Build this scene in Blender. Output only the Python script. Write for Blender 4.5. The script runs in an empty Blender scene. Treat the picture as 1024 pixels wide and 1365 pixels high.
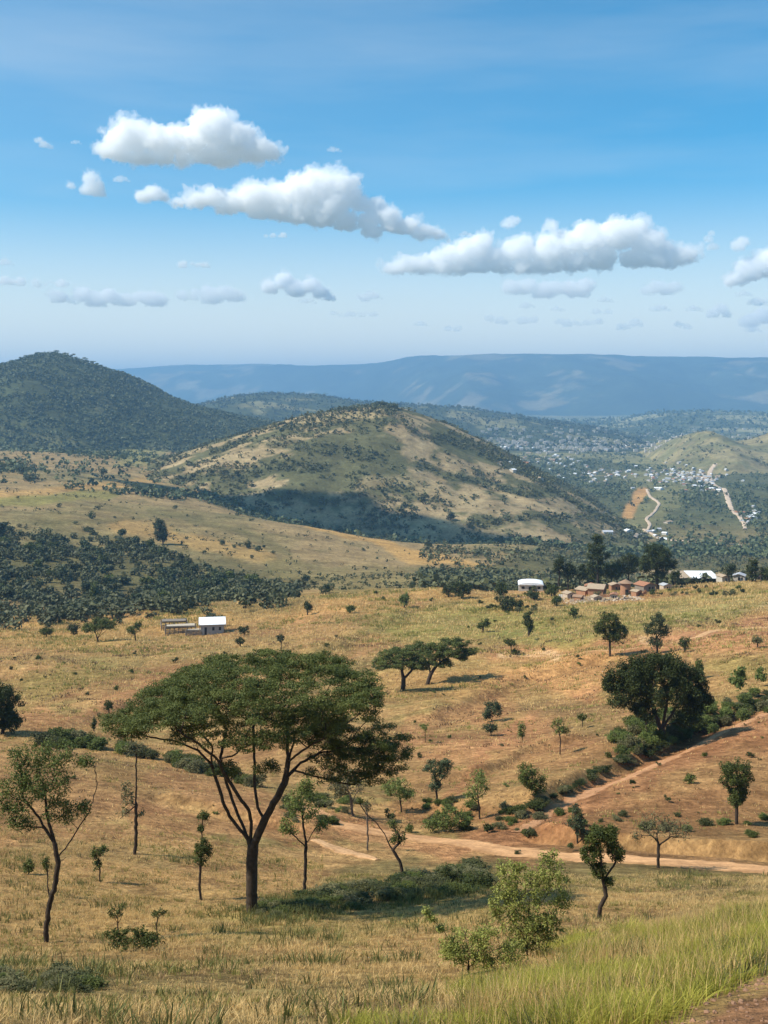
import bpy, bmesh, math, random
import numpy as np
from mathutils import Vector, Matrix
PI = math.pi
F = 1500.0; CX = 512.0; YH = 530.0            # focal length, centre column and horizon row, in photo pixels
VEIL = (10.0, 8.8, 6.9)                          # radiance of the veil before the background strength
SUN_EL, SUN_AZ = 47.0, 258.0                  # sun: elevation, compass bearing (0 = +Y, 90 = +X)
S = bpy.context.scene
COL = S.collection
# ------------------------------------------------------------------ camera, sky, sun, exposure
cam = bpy.data.cameras.new('camera'); camo = bpy.data.objects.new('camera', cam); COL.objects.link(camo)
camo.location = (0, 0, 0); camo.rotation_euler = (PI/2, 0, 0)
cam.sensor_width = 36; cam.lens = F/1365*36; cam.shift_y = -(682.5-YH)/1365
cam.clip_start = 0.3; cam.clip_end = 90000
S.camera = camo
W = bpy.data.worlds.new('World'); S.world = W; W.use_nodes = True
nt = W.node_tree; nt.nodes.clear()
wo = nt.nodes.new('ShaderNodeOutputWorld'); wb = nt.nodes.new('ShaderNodeBackground'); sk = nt.nodes.new('ShaderNodeTexSky')
sk.sky_type = 'NISHITA'; sk.sun_disc = False; sk.sun_elevation = math.radians(SUN_EL); sk.sun_rotation = math.radians(SUN_AZ)
sk.altitude = 1200; sk.air_density = 1.0; sk.dust_density = 1.2; sk.ozone_density = 1.0
wb.inputs['Strength'].default_value = 0.105
# thin high veil: pale and streaky, thickening towards the horizon
tcw = nt.nodes.new('ShaderNodeTexCoord'); sxyz = nt.nodes.new('ShaderNodeSeparateXYZ'); nt.links.new(tcw.outputs['Generated'], sxyz.inputs[0])
tint = nt.nodes.new('ShaderNodeMix'); tint.data_type = 'RGBA'; tint.blend_type = 'MULTIPLY'; tint.inputs[0].default_value = 1; tint.inputs[7].default_value = (0.20, 0.88, 1.10, 1)
nt.links.new(sk.outputs[0], tint.inputs[6])
mpw = nt.nodes.new('ShaderNodeMapping'); mpw.inputs['Scale'].default_value = (1.2, 1.2, 9.0); mpw.inputs['Rotation'].default_value = (0.0, 0.10, 0.3); nt.links.new(tcw.outputs['Generated'], mpw.inputs[0])
nzw = nt.nodes.new('ShaderNodeTexNoise'); nzw.inputs['Scale'].default_value = 1.6; nzw.inputs['Detail'].default_value = 5; nzw.inputs['Roughness'].default_value = 0.55; nt.links.new(mpw.outputs[0], nzw.inputs[0])
cir = nt.nodes.new('ShaderNodeMapRange'); cir.inputs[1].default_value = 0.45; cir.inputs[2].default_value = 0.8; cir.inputs[3].default_value = 0.0; cir.inputs[4].default_value = 0.13; nt.links.new(nzw.outputs[0], cir.inputs[0])
hz_ = nt.nodes.new('ShaderNodeMapRange'); hz_.interpolation_type = 'SMOOTHSTEP'; hz_.inputs[1].default_value = 0.21; hz_.inputs[2].default_value = 0.0; hz_.inputs[3].default_value = 0.0; hz_.inputs[4].default_value = 0.88; nt.links.new(sxyz.outputs['Z'], hz_.inputs[0])
lft = nt.nodes.new('ShaderNodeMapRange'); lft.inputs[1].default_value = 0.35; lft.inputs[2].default_value = -0.6; lft.inputs[3].default_value = 0.0; lft.inputs[4].default_value = 0.10; nt.links.new(sxyz.outputs['X'], lft.inputs[0])
ad = nt.nodes.new('ShaderNodeMath'); ad.operation = 'ADD'; nt.links.new(cir.outputs[0], ad.inputs[0]); nt.links.new(lft.outputs[0], ad.inputs[1])
ad2 = nt.nodes.new('ShaderNodeMath'); ad2.operation = 'MAXIMUM'; nt.links.new(ad.outputs[0], ad2.inputs[0]); nt.links.new(hz_.outputs[0], ad2.inputs[1])
veil = nt.nodes.new('ShaderNodeMix'); veil.data_type = 'RGBA'; veil.inputs[7].default_value = (VEIL[0], VEIL[1], VEIL[2], 1)
nt.links.new(ad2.outputs[0], veil.inputs[0]); nt.links.new(tint.outputs[2], veil.inputs[6]); nt.links.new(veil.outputs[2], wb.inputs['Color']); nt.links.new(wb.outputs[0], wo.inputs['Surface'])
SUNV = Vector((math.sin(math.radians(SUN_AZ))*math.cos(math.radians(SUN_EL)), math.cos(math.radians(SUN_AZ))*math.cos(math.radians(SUN_EL)), math.sin(math.radians(SUN_EL))))
sl = bpy.data.lights.new('sun', 'SUN'); sl.energy = 4.7; sl.angle = math.radians(0.53); sl.color = (1.0, 0.93, 0.82)
slo = bpy.data.objects.new('sun', sl); COL.objects.link(slo); slo.rotation_euler = SUNV.to_track_quat('Z', 'Y').to_euler()
slo.location = (-60, -20, 80)
S.view_settings.view_transform = 'Standard'; S.view_settings.look = 'None'; S.view_settings.exposure = 0.52; S.view_settings.gamma = 1.0
S.cycles.use_denoising = True
S.cycles.max_bounces = 40; S.cycles.diffuse_bounces = 3; S.cycles.glossy_bounces = 2; S.cycles.transmission_bounces = 3
S.cycles.volume_bounces = 36; S.cycles.transparent_max_bounces = 12
rs = np.random.RandomState(7); random.seed(7)

# ------------------------------------------------------------------ small helpers
def tag(o, label=None, cat=None, group=None, kind=None):
    if label: o['label'] = label
    if cat: o['category'] = cat
    if group: o['group'] = group
    if kind: o['kind'] = kind
    return o
def ss(a, b, x):
    t = np.clip((x-a)/(b-a), 0, 1); return t*t*(3-2*t)
def _h(ix, iy, s):
    v = np.sin(ix*127.1+iy*311.7+s*74.7)*43758.5453
    return v-np.floor(v)
def vnoise(x, y, s=0):
    ix = np.floor(x); iy = np.floor(y); fx = x-ix; fy = y-iy
    fx = fx*fx*fx*(fx*(fx*6-15)+10); fy = fy*fy*fy*(fy*(fy*6-15)+10)
    return (_h(ix, iy, s)*(1-fx)+_h(ix+1, iy, s)*fx)*(1-fy)+(_h(ix, iy+1, s)*(1-fx)+_h(ix+1, iy+1, s)*fx)*fy
def fbm(x, y, s=0, o=4, g=0.5):
    r = 0; a = 1; t = 0
    for k in range(o):
        r = r+a*vnoise(x*2**k+k*17.3, y*2**k-k*9.1, s+k); t += a; a *= g
    return r/t*2-1
def mesh_np(name, V, Fc, mat=None, attrs=None, smooth=True):
    """V (n,3) array, Fc (m,3 or 4) array of indices -> mesh"""
    me = bpy.data.meshes.new(name); V = np.asarray(V, np.float32); Fc = np.asarray(Fc, np.int32)
    n, k = Fc.shape
    me.vertices.add(len(V)); me.vertices.foreach_set('co', V.ravel())
    me.loops.add(n*k); me.loops.foreach_set('vertex_index', Fc.ravel())
    me.polygons.add(n); me.polygons.foreach_set('loop_start', np.arange(0, n*k, k, dtype=np.int32))
    me.polygons.foreach_set('use_smooth', np.full(n, smooth))
    if attrs:
        for an, arr in attrs.items():
            arr = np.asarray(arr, np.float32)
            if arr.ndim == 1:
                a = me.attributes.new(an, 'FLOAT', 'POINT'); a.data.foreach_set('value', arr)
            else:
                if arr.shape[1] == 3: arr = np.concatenate([arr, np.ones((len(arr), 1), np.float32)], 1)
                a = me.attributes.new(an, 'FLOAT_COLOR', 'POINT'); a.data.foreach_set('color', arr.ravel())
    me.update(calc_edges=True)
    if mat: me.materials.append(mat)
    return me
def obj(name, me, parent=None, loc=None):
    o = bpy.data.objects.new(name, me); COL.objects.link(o)
    if parent: o.parent = parent
    if loc is not None: o.location = loc
    return o
def empty(name, loc, rz=0):
    o = bpy.data.objects.new(name, None); COL.objects.link(o); o.location = loc; o.rotation_euler = (0, 0, rz); o.empty_display_size = 0.2
    return o

# ------------------------------------------------------------------ materials
def newmat(name):
    m = bpy.data.materials.new(name); m.use_nodes = True; t = m.node_tree
    return m, t, t.nodes['Principled BSDF']
def noise_node(t, scale, detail=6, rough=0.6, vec=None):
    n = t.nodes.new('ShaderNodeTexNoise'); n.inputs['Scale'].default_value = scale; n.inputs['Detail'].default_value = detail
    n.inputs['Roughness'].default_value = rough
    if vec: t.links.new(vec, n.inputs['Vector'])
    return n
def ramp(t, fac, stops):
    r = t.nodes.new('ShaderNodeValToRGB'); e = r.color_ramp.elements
    while len(e) < len(stops): e.new(0.5)
    for el, (p, c) in zip(e, stops):
        el.position = p; el.color = (c[0], c[1], c[2], 1) if not isinstance(c, (int, float)) else (c, c, c, 1)
    t.links.new(fac, r.inputs[0]); return r
def mul(t, a, b, fac=1.0):
    m = t.nodes.new('ShaderNodeMix'); m.data_type = 'RGBA'; m.blend_type = 'MULTIPLY'; m.inputs[0].default_value = fac
    t.links.new(a, m.inputs[6]); t.links.new(b, m.inputs[7]); return m.outputs[2]
def mat_simple(name, col, rough=0.8, nscale=3.0, var=0.25, bump=0.0, metal=0.0):
    m, t, b = newmat(name)
    tc = t.nodes.new('ShaderNodeTexCoord'); n = noise_node(t, nscale, 5, 0.6, tc.outputs['Object'])
    lo = tuple(c*(1-var) for c in col); hi = tuple(min(1, c*(1+var)) for c in col)
    r = ramp(t, n.outputs[0], [(0.3, lo), (0.7, hi)])
    t.links.new(r.outputs[0], b.inputs['Base Color']); b.inputs['Roughness'].default_value = rough; b.inputs['Metallic'].default_value = metal
    b.inputs['Specular IOR Level'].default_value = 0.25
    if bump:
        bp = t.nodes.new('ShaderNodeBump'); bp.inputs['Strength'].default_value = bump; bp.inputs['Distance'].default_value = 0.05
        t.links.new(n.outputs[0], bp.inputs['Height']); t.links.new(bp.outputs[0], b.inputs['Normal'])
    return m
def mat_leaf(name, col, col2, trans=0.25, rough=0.6):
    """leaf colour varies clump by clump (attribute tint)"""
    m, t, b = newmat(name)
    a = t.nodes.new('ShaderNodeAttribute'); a.attribute_name = 'tint'
    oi = t.nodes.new('ShaderNodeObjectInfo')
    r = ramp(t, a.outputs['Fac'], [(0.0, col), (1.0, col2)])
    v = t.nodes.new('ShaderNodeMapRange'); v.inputs[3].default_value = 0.8; v.inputs[4].default_value = 1.2
    t.links.new(oi.outputs['Random'], v.inputs[0])
    c = mul(t, r.outputs[0], v.outputs[0])
    t.links.new(c, b.inputs['Base Color']); b.inputs['Roughness'].default_value = rough; b.inputs['Specular IOR Level'].default_value = 0.2
    tr = t.nodes.new('ShaderNodeBsdfTranslucent'); t.links.new(c, tr.inputs['Color'])
    mx = t.nodes.new('ShaderNodeMixShader'); mx.inputs[0].default_value = trans
    out = t.nodes['Material Output']
    t.links.new(b.outputs[0], mx.inputs[1]); t.links.new(tr.outputs[0], mx.inputs[2]); t.links.new(mx.outputs[0], out.inputs['Surface'])
    return m
def mat_ground(name, scales, bump=0.5, bdist=0.1, lo=0.72, hi=1.25):
    m, t, b = newmat(name)
    a = t.nodes.new('ShaderNodeAttribute'); a.attribute_name = 'albedo'
    tc = t.nodes.new('ShaderNodeTexCoord')
    c = a.outputs['Color']; hs = []
    for i, s in enumerate(scales):
        n = noise_node(t, s, 6, 0.65, tc.outputs['Object']); hs.append(n)
        tint = [(0.3, (lo, lo*0.97, lo*0.95)), (0.7, (hi, hi, hi*0.98))] if i % 2 == 0 else [(0.35, (lo*1.1, lo*1.05, lo)), (0.65, (hi*0.97, hi*0.95, hi*0.9))]
        c = mul(t, c, ramp(t, n.outputs[0], tint).outputs[0])
    t.links.new(c, b.inputs['Base Color']); b.inputs['Roughness'].default_value = 0.95; b.inputs['Specular IOR Level'].default_value = 0.05
    if bump:
        bp = t.nodes.new('ShaderNodeBump'); bp.inputs['Strength'].default_value = bump; bp.inputs['Distance'].default_value = bdist
        t.links.new(hs[0].outputs[0], bp.inputs['Height']); t.links.new(bp.outputs[0], b.inputs['Normal'])
    return m
M = {}
M['ground'] = mat_ground('dry_grassland', [2.2, 0.35, 0.045, 0.9], 0.9, 0.4, .64, 1.3)
M['hill'] = mat_ground('hill_ground', [0.09, 0.02, 0.4], 0.5, 4.0)
M['far'] = mat_ground('plateau_ground', [0.004, 0.0012, 0.02], 0.4, 40.0)
M['road'] = mat_simple('pale_dirt', (0.50, 0.31, 0.17), 0.95, 0.8, 0.22, 0.4)
M['farroad'] = mat_simple('pale_dirt_track', (0.5, 0.38, 0.27), 0.95, 0.02, 0.15)
M['bark'] = mat_simple('dark_bark', (0.05, 0.035, 0.024), 0.9, 6.0, 0.45, 0.6)
M['bark_grey'] = mat_simple('grey_bark', (0.13, 0.10, 0.075), 0.9, 6.0, 0.4, 0.5)
M['acacia'] = mat_leaf('acacia_leaf', (0.05, 0.066, 0.016), (0.13, 0.145, 0.035))
M['dark'] = mat_leaf('dark_leaf', (0.026, 0.038, 0.010), (0.07, 0.082, 0.02), 0.15)
M['hillscrub'] = mat_leaf('hill_scrub_leaf', (0.048, 0.056, 0.024), (0.13, 0.128, 0.054), 0.1)
M['mid'] = mat_leaf('mid_leaf', (0.05, 0.07, 0.016), (0.125, 0.14, 0.03))
M['light'] = mat_leaf('light_leaf', (0.09, 0.125, 0.03), (0.20, 0.23, 0.06), 0.3)
M['fresh'] = mat_leaf('fresh_leaf', (0.085, 0.105, 0.016), (0.42, 0.42, 0.11), 0.35)
M['olive'] = mat_leaf('olive_leaf', (0.10, 0.10, 0.045), (0.20, 0.18, 0.08), 0.25)
M['blue'] = mat_leaf('bluegreen_leaf', (0.04, 0.055, 0.024), (0.09, 0.11, 0.048), 0.15)
M['scrub'] = mat_leaf('scrub_leaf', (0.035, 0.042, 0.014), (0.10, 0.10, 0.032), 0.1)
M['forest'] = mat_leaf('forest_leaf', (0.034, 0.05, 0.022), (0.125, 0.138, 0.058), 0.1)
M['hillforest'] = mat_leaf('hill_forest_leaf', (0.042, 0.056, 0.026), (0.098, 0.11, 0.048), 0.1)
M['drygrass'] = mat_leaf('dry_grass_blades', (0.47, 0.30, 0.11), (0.88, 0.62, 0.27), 0.3)
M['greengrass'] = mat_leaf('green_grass_blades', (0.16, 0.165, 0.018), (0.52, 0.47, 0.09), 0.4)
M['weeds'] = mat_leaf('green_weeds', (0.15, 0.145, 0.035), (0.36, 0.32, 0.09), 0.3)
M['litter'] = mat_leaf('brown_litter', (0.10, 0.065, 0.035), (0.30, 0.19, 0.10), 0.1)

# ------------------------------------------------------------------ the lie of the land
# for columns of the view: distance -> row where the ground shows at that distance
KN = {
 -900: [(-60,0)],
 0:   [(12,1390),(16,1350),(25,1300),(38,1252),(50,1195),(70,1110),(90,1035),(108,990),(120,992),(135,1010),(150,985),(200,922),(260,878),(330,856),(400,843),(460,832),(520,812),(600,782),(700,735),(800,700),(900,678),(1100,650),(1300,628),(1500,614),(1700,604),(2000,600),(2400,596),(3000,590),(4000,575)],
 250: [(12,1395),(16,1355),(25,1303),(38,1252),(52,1205),(70,1130),(90,1072),(105,1042),(118,1032),(132,1048),(150,1010),(200,935),(260,880),(320,850),(380,830),(430,816),(480,808),(530,803),(580,797),(640,780),(750,745),(900,708),(1050,683),(1200,662),(1300,655),(1500,640),(1800,615),(2200,603),(3000,590),(4000,578)],
 420: [(12,1395),(16,1352),(25,1300),(40,1240),(52,1203),(65,1162),(75,1132),(85,1103),(100,1068),(120,1028),(150,985),(200,925),(260,870),(330,830),(400,800),(450,792),(500,790),(600,780),(750,760),(900,730),(1000,708),(1060,700),(1200,712),(1500,685),(2000,655),(3000,620)],
 560: [(12,1400),(16,1350),(25,1298),(40,1240),(52,1197),(62,1168),(75,1140),(83,1120),(95,1092),(115,1045),(150,985),(200,915),(260,860),(330,820),(400,792),(440,784),(500,786),(620,774),(800,757),(950,738),(1080,724),(1200,730),(1500,705),(2000,665),(3000,622)],
 700: [(11,1400),(14,1345),(20,1300),(28,1262),(36,1238),(52,1188),(62,1166),(70,1148),(80,1120),(92,1086),(110,1040),(140,985),(180,930),(220,892),(260,866),(320,830),(370,805),(410,792),(440,783),(462,779),(505,800),(700,785),(900,752),(1100,725),(1400,714),(1700,688),(2200,652),(3000,622)],
 850: [(10,1400),(12,1360),(16,1315),(22,1270),(27,1242),(34,1246),(50,1200),(60,1174),(68,1154),(77,1128),(87,1098),(100,1052),(115,1012),(130,975),(170,920),(210,880),(250,850),(300,820),(350,798),(385,787),(412,781),(455,777),(495,800),(700,795),(1000,762),(1300,735),(1500,718),(1700,695),(2200,655),(3000,622)],
 1024:[(8,1400),(10,1350),(14,1292),(20,1232),(25,1212),(32,1224),(50,1192),(62,1168),(69,1152),(80,1116),(92,1070),(105,1018),(120,965),(140,930),(180,890),(230,850),(280,820),(330,792),(370,779),(400,771),(455,767),(500,792),(700,790),(1000,758),(1300,735),(1500,718),(1700,695),(2200,655),(3000,622)],
}
KN[-900] = KN[0]; KN[-300] = KN[0]; KN[1500] = KN[1024]; KN[2300] = KN[1024]
PXS = sorted(KN)
LY = np.linspace(math.log(8), math.log(26000), 560)
def _prof(kn):
    kn = list(kn)
    ylast, rlast = kn[-1]
    zf = -182.0; zl = -(rlast-YH)/F*ylast
    for d in (5000, 8000, 12000, 18000, 26000):
        t = min(1, (d-ylast)/2500.0); z = zl+(zf-zl)*t
        kn.append((d, YH-z*F/d))
    if kn[0][0] > 8: kn.insert(0, (8, kn[0][1]+(kn[0][0]-8)*22))
    return np.interp(LY, [math.log(a) for a, _ in kn], [b for _, b in kn])
P = np.array([_prof(KN[p]) for p in PXS])
GX = np.arange(-900, 2301, 8.0)
T = np.array([np.interp(GX, PXS, P[:, j]) for j in range(P.shape[1])])      # rows: distance, columns: view column
def _gs(A, s, ax):
    r = int(3*s); k = np.exp(-0.5*(np.arange(-r, r+1)/s)**2); k /= k.sum()
    A = np.moveaxis(A, ax, -1); pad = np.pad(A, [(0, 0)]*(A.ndim-1)+[(r, r)], mode='edge')
    o = np.apply_along_axis(lambda v: np.convolve(v, k, 'valid'), -1, pad)
    return np.moveaxis(o, -1, ax)
T = _gs(_gs(T, 6, 1), 2.2, 0)
BANKS = []                                              # earth banks: line on the ground, height, softness, run-out
def _side(X, Y, pts):
    """signed distance to a line (positive on its upper side) and place along it"""
    best = np.full(np.shape(X), 1e9); sg = np.zeros(np.shape(X)); tt = np.zeros(np.shape(X)); L = [math.hypot(b[0]-a[0], b[1]-a[1]) for a, b in zip(pts[:-1], pts[1:])]; T0 = 0
    for (a, b), l in zip(zip(pts[:-1], pts[1:]), L):
        ux, uy = (b[0]-a[0])/l, (b[1]-a[1])/l; s_ = np.clip((X-a[0])*ux+(Y-a[1])*uy, 0, l); dx, dy = X-a[0]-s_*ux, Y-a[1]-s_*uy
        d = np.hypot(dx, dy); m = d < best; best = np.where(m, d, best); sg = np.where(m, np.sign(ux*dy-uy*dx), sg); tt = np.where(m, (T0+s_)/sum(L), tt); T0 += l
    return best*sg, tt
def base_h(X, Y):
    X = np.asarray(X, float); Y = np.asarray(Y, float)
    Yc = np.maximum(Y, 12.0)
    px = CX+F*X/Yc
    gi = np.clip((px-GX[0])/8.0, 0, len(GX)-1.001); li = np.clip((np.log(Yc)-LY[0])/(LY[1]-LY[0]), 0, len(LY)-1.001)
    i = gi.astype(int); j = li.astype(int); a = gi-i; b = li-j
    row = (T[j, i]*(1-a)+T[j, i+1]*a)*(1-b)+(T[j+1, i]*(1-a)+T[j+1, i+1]*a)*b
    z = -(row-YH)/F*Yc
    z0 = -1.75-0.05*np.minimum(0, Y)*-1*0
    t = np.clip((12-Y)/12.0, 0, 1)
    z = z*(1-t)+z0*t
    # relief
    n = 0.16*fbm(X/5, Y/5, 1, 3)*ss(5, 14, Y)
    n = n+0.9*fbm(X/24, Y/24, 5, 3)*ss(50, 100, Y)+4.2*fbm((X+0.7*Y)/75, (X*0.5-Y)/170, 7, 3)*ss(90, 170, Y)*(1-ss(420, 600, Y))+3.2*fbm(X/110, Y/110, 9, 4)*ss(350, 700, Y)
    n = n+9*fbm(X/420, Y/420, 13, 4)*ss(1100, 2200, Y)+14*np.maximum(0, fbm(X/1500, Y/1300, 16, 3))*ss(3500, 6000, Y)
    # small erosion terraces across the slopes
    n = n+0.22*np.abs(fbm(X/14, Y/6, 21, 3))*ss(60, 110, Y)*(1-ss(500, 900, Y))
    for pts, hgt, soft, run in BANKS:
        d, t = _side(X, Y, pts); n = n+hgt*ss(-soft, soft, d)*np.exp(-(np.maximum(0, d)/run)**2)*ss(0, .12, t)*(1-ss(.9, 1, t))*(.75+.5*vnoise(X/4, Y/4, 33))-hgt*.35*np.exp(-((d+soft*2)/(soft*2))**2)*ss(0, .1, t)*(1-ss(.9, 1, t))
    return z+n
# hills: silhouette (column,row), ridge distance, foot distance in front, back distance
def sil(pts, px):
    return np.interp(px, [p[0] for p in pts], [p[1] for p in pts])
class Hill:
    def __init__(s, pts, yr, yf, yb, seed, gull, pw=1.0, amp=1.0, lam=300.0):
        s.pts = pts; s.yr = yr; s.yf = yf; s.yb = yb; s.seed = seed; s.gull = gull; s.pw = pw; s.amp = amp; s.lam = lam
        g = np.arange(-1500, 3001, 4.0); v = sil(pts, g); v = _gs(v[None, :], 3.0, 1)[0]; s.g = g; s.v = v
    def h(s, X, Y):
        px = CX+F*X/np.maximum(Y, 50)
        yr = np.interp(px, *s.yr) if isinstance(s.yr, tuple) else s.yr
        yf = np.interp(px, *s.yf) if isinstance(s.yf, tuple) else s.yf
        pr = CX+F*X/(yr*0.6+Y*0.4)
        row = np.interp(pr, s.g, s.v)
        zr = (YH-row)/F*yr
        zb = -190.0
        t = np.where(Y < yr, (Y-yf)/(yr-yf), (s.yb-Y)/(s.yb-yr)); t = np.clip(t, -0.5, 1)
        # spurs and gullies run down the slope
        sp = fbm(X/s.lam, Y/(s.lam*2.2), s.seed, 4)
        t2 = np.clip(t+s.gull*sp*(1-np.abs(2*np.clip(t, 0, 1)-1))**0.7, -0.5, 1)
        p = np.sin(np.clip(t2, 0, 1)*PI/2)**s.pw
        z = zb+(zr-zb)*p+np.minimum(t2, 0)*60
        return z+s.amp*fbm(X/(s.lam*0.3), Y/(s.lam*0.3), s.seed+3, 4)*ss(0, 0.2, t)
HC = Hill([(-200,720),(100,660),(180,625),(240,604),(330,577),(400,556),(440,547),(470,543),(510,540),(545,548),(575,560),(620,578),(680,606),(740,640),(800,675),(850,705),(900,730),(1000,780)], 1750.0, 1130.0, 2500.0, 31, 0.20, 1.0, 6.0, 260.0)
HL = Hill([(-500,560),(-200,535),(-60,508),(0,492),(25,487),(45,478),(62,475),(80,473),(100,477),(118,484),(140,491),(165,501),(190,514),(215,528),(250,541),(275,546),(300,556),(360,566),(420,585),(520,620),(700,700)], 2900.0, 2000.0, 4200.0, 41, 0.18, 0.9, 9.0, 420.0)
HD = Hill([(-600,560),(100,570),(180,560),(250,545),(300,531),(350,524),(430,528),(480,537),(560,541),(620,545),(700,556),(760,566),(820,578),(900,600)], 5200.0, 3900.0, 7000.0, 51, 0.18, 0.9, 12.0, 600.0)
HR = Hill([(700,640),(850,632),(880,615),(900,594),(918,582),(940,575),(955,576),(972,585),(990,594),(1005,589),(1024,581),(1060,570),(1140,566),(1300,580),(1500,600),(1700,650)], 3300.0, 2750.0, 4000.0, 61, 0.3, 1.0, 12.0, 260.0)
HQ = Hill([(400,600),(560,580),(640,566),(700,561),(770,566),(840,561),(880,552),(930,549),(1000,553),(1100,548),(1300,552),(1600,560)], 7200.0, 5600.0, 9000.0, 71, 0.2, 0.9, 14.0, 800.0)
HP = Hill([(-1200,500),(-200,500),(100,494),(180,492),(255,486),(300,487),(345,485),(385,489),(430,489),(480,486),(525,483),(545,476),(620,473),(700,473),(850,475),(1024,478),(1400,480),(2200,492)], ([-1000,100,480,620,2000],[21000,21000,18500,15500,15000]), ([-1000,100,480,620,2000],[16500,16500,14500,11600,11000]), 30000.0, 81, 0.34, 0.8, 22.0, 1300.0)
_hp = HP.h
def plateau_h(X, Y):
    px = CX+F*X/np.maximum(Y, 50); yr = np.interp(px, *HP.yr)
    z = _hp(X, Y); zt = _hp(X, yr)
    return np.where(Y > yr, zt-40-(Y-yr)*0.004, z)
HP.h = plateau_h
HILLS = [HC, HL, HD, HR, HQ]
def H(X, Y):
    z = base_h(X, Y)
    for h in HILLS: z = np.maximum(z, h.h(np.asarray(X, float), np.asarray(Y, float)))
    return z
_YS = np.exp(np.linspace(math.log(9), math.log(9000), 3000))
def at(px, py, ymin=9, ymax=9000):
    """where the sight line through (px, py) first meets the land"""
    X = (px-CX)/F*_YS; z = H(X, _YS); row = YH-F*z/_YS
    ok = np.where((row <= py) & (_YS >= ymin) & (_YS <= ymax))[0]
    j = ok[0] if len(ok) else np.argmin(np.abs(row-py))
    Y = _YS[j]; return (px-CX)/F*Y, Y, float(z[j])
def proj(X, Y, Z):
    return CX+F*X/Y, YH-F*Z/Y
def atY(px, Y):
    X = (px-CX)/F*Y; return X, Y, float(H(X, Y))
def seg_dist(px, py, pts, ky=2.2):
    d = np.full(px.shape, 1e9)
    for (x0, y0), (x1, y1) in zip(pts[:-1], pts[1:]):
        vx = x1-x0; vy = (y1-y0)*ky; L = vx*vx+vy*vy+1e-6
        t = np.clip(((px-x0)*vx+(py-y0)*ky*vy)/L, 0, 1)
        d = np.minimum(d, np.hypot(px-x0-t*vx, (py-y0)*ky-t*vy))
    return d
_b = [([(655,1100),(700,1088),(760,1052),(830,1022),(900,992),(960,962),(1060,925)], 1.1, .8, 14.0, 70, 170), ([(690,1112),(780,1122),(880,1132),(1060,1146)], .9, .4, 8.0, 60, 90),
      ([(560,965),(640,935),(700,905),(780,885),(840,875)], 0.95, 1.4, 16.0, 110, 300), ([(330,905),(420,880),(480,850),(560,812)], 1.0, 2.4, 22.0, 150, 420), ([(60,975),(150,955),(250,905),(330,880)], 0.9, 2.0, 18.0, 120, 330), ([(200,1060),(300,1085),(430,1108)], .6, .7, 7.0, 60, 110), ([(560,1050),(650,1035),(700,1005),(790,985)], .7, .7, 9.0, 70, 180)]
for pl, hg, so, ru, ya, yb in _b: _b[_b.index((pl, hg, so, ru, ya, yb))] = ([at(px, py, ya, yb)[:2] for px, py in pl], hg, so, ru)
BANKS[:] = _b
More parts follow.
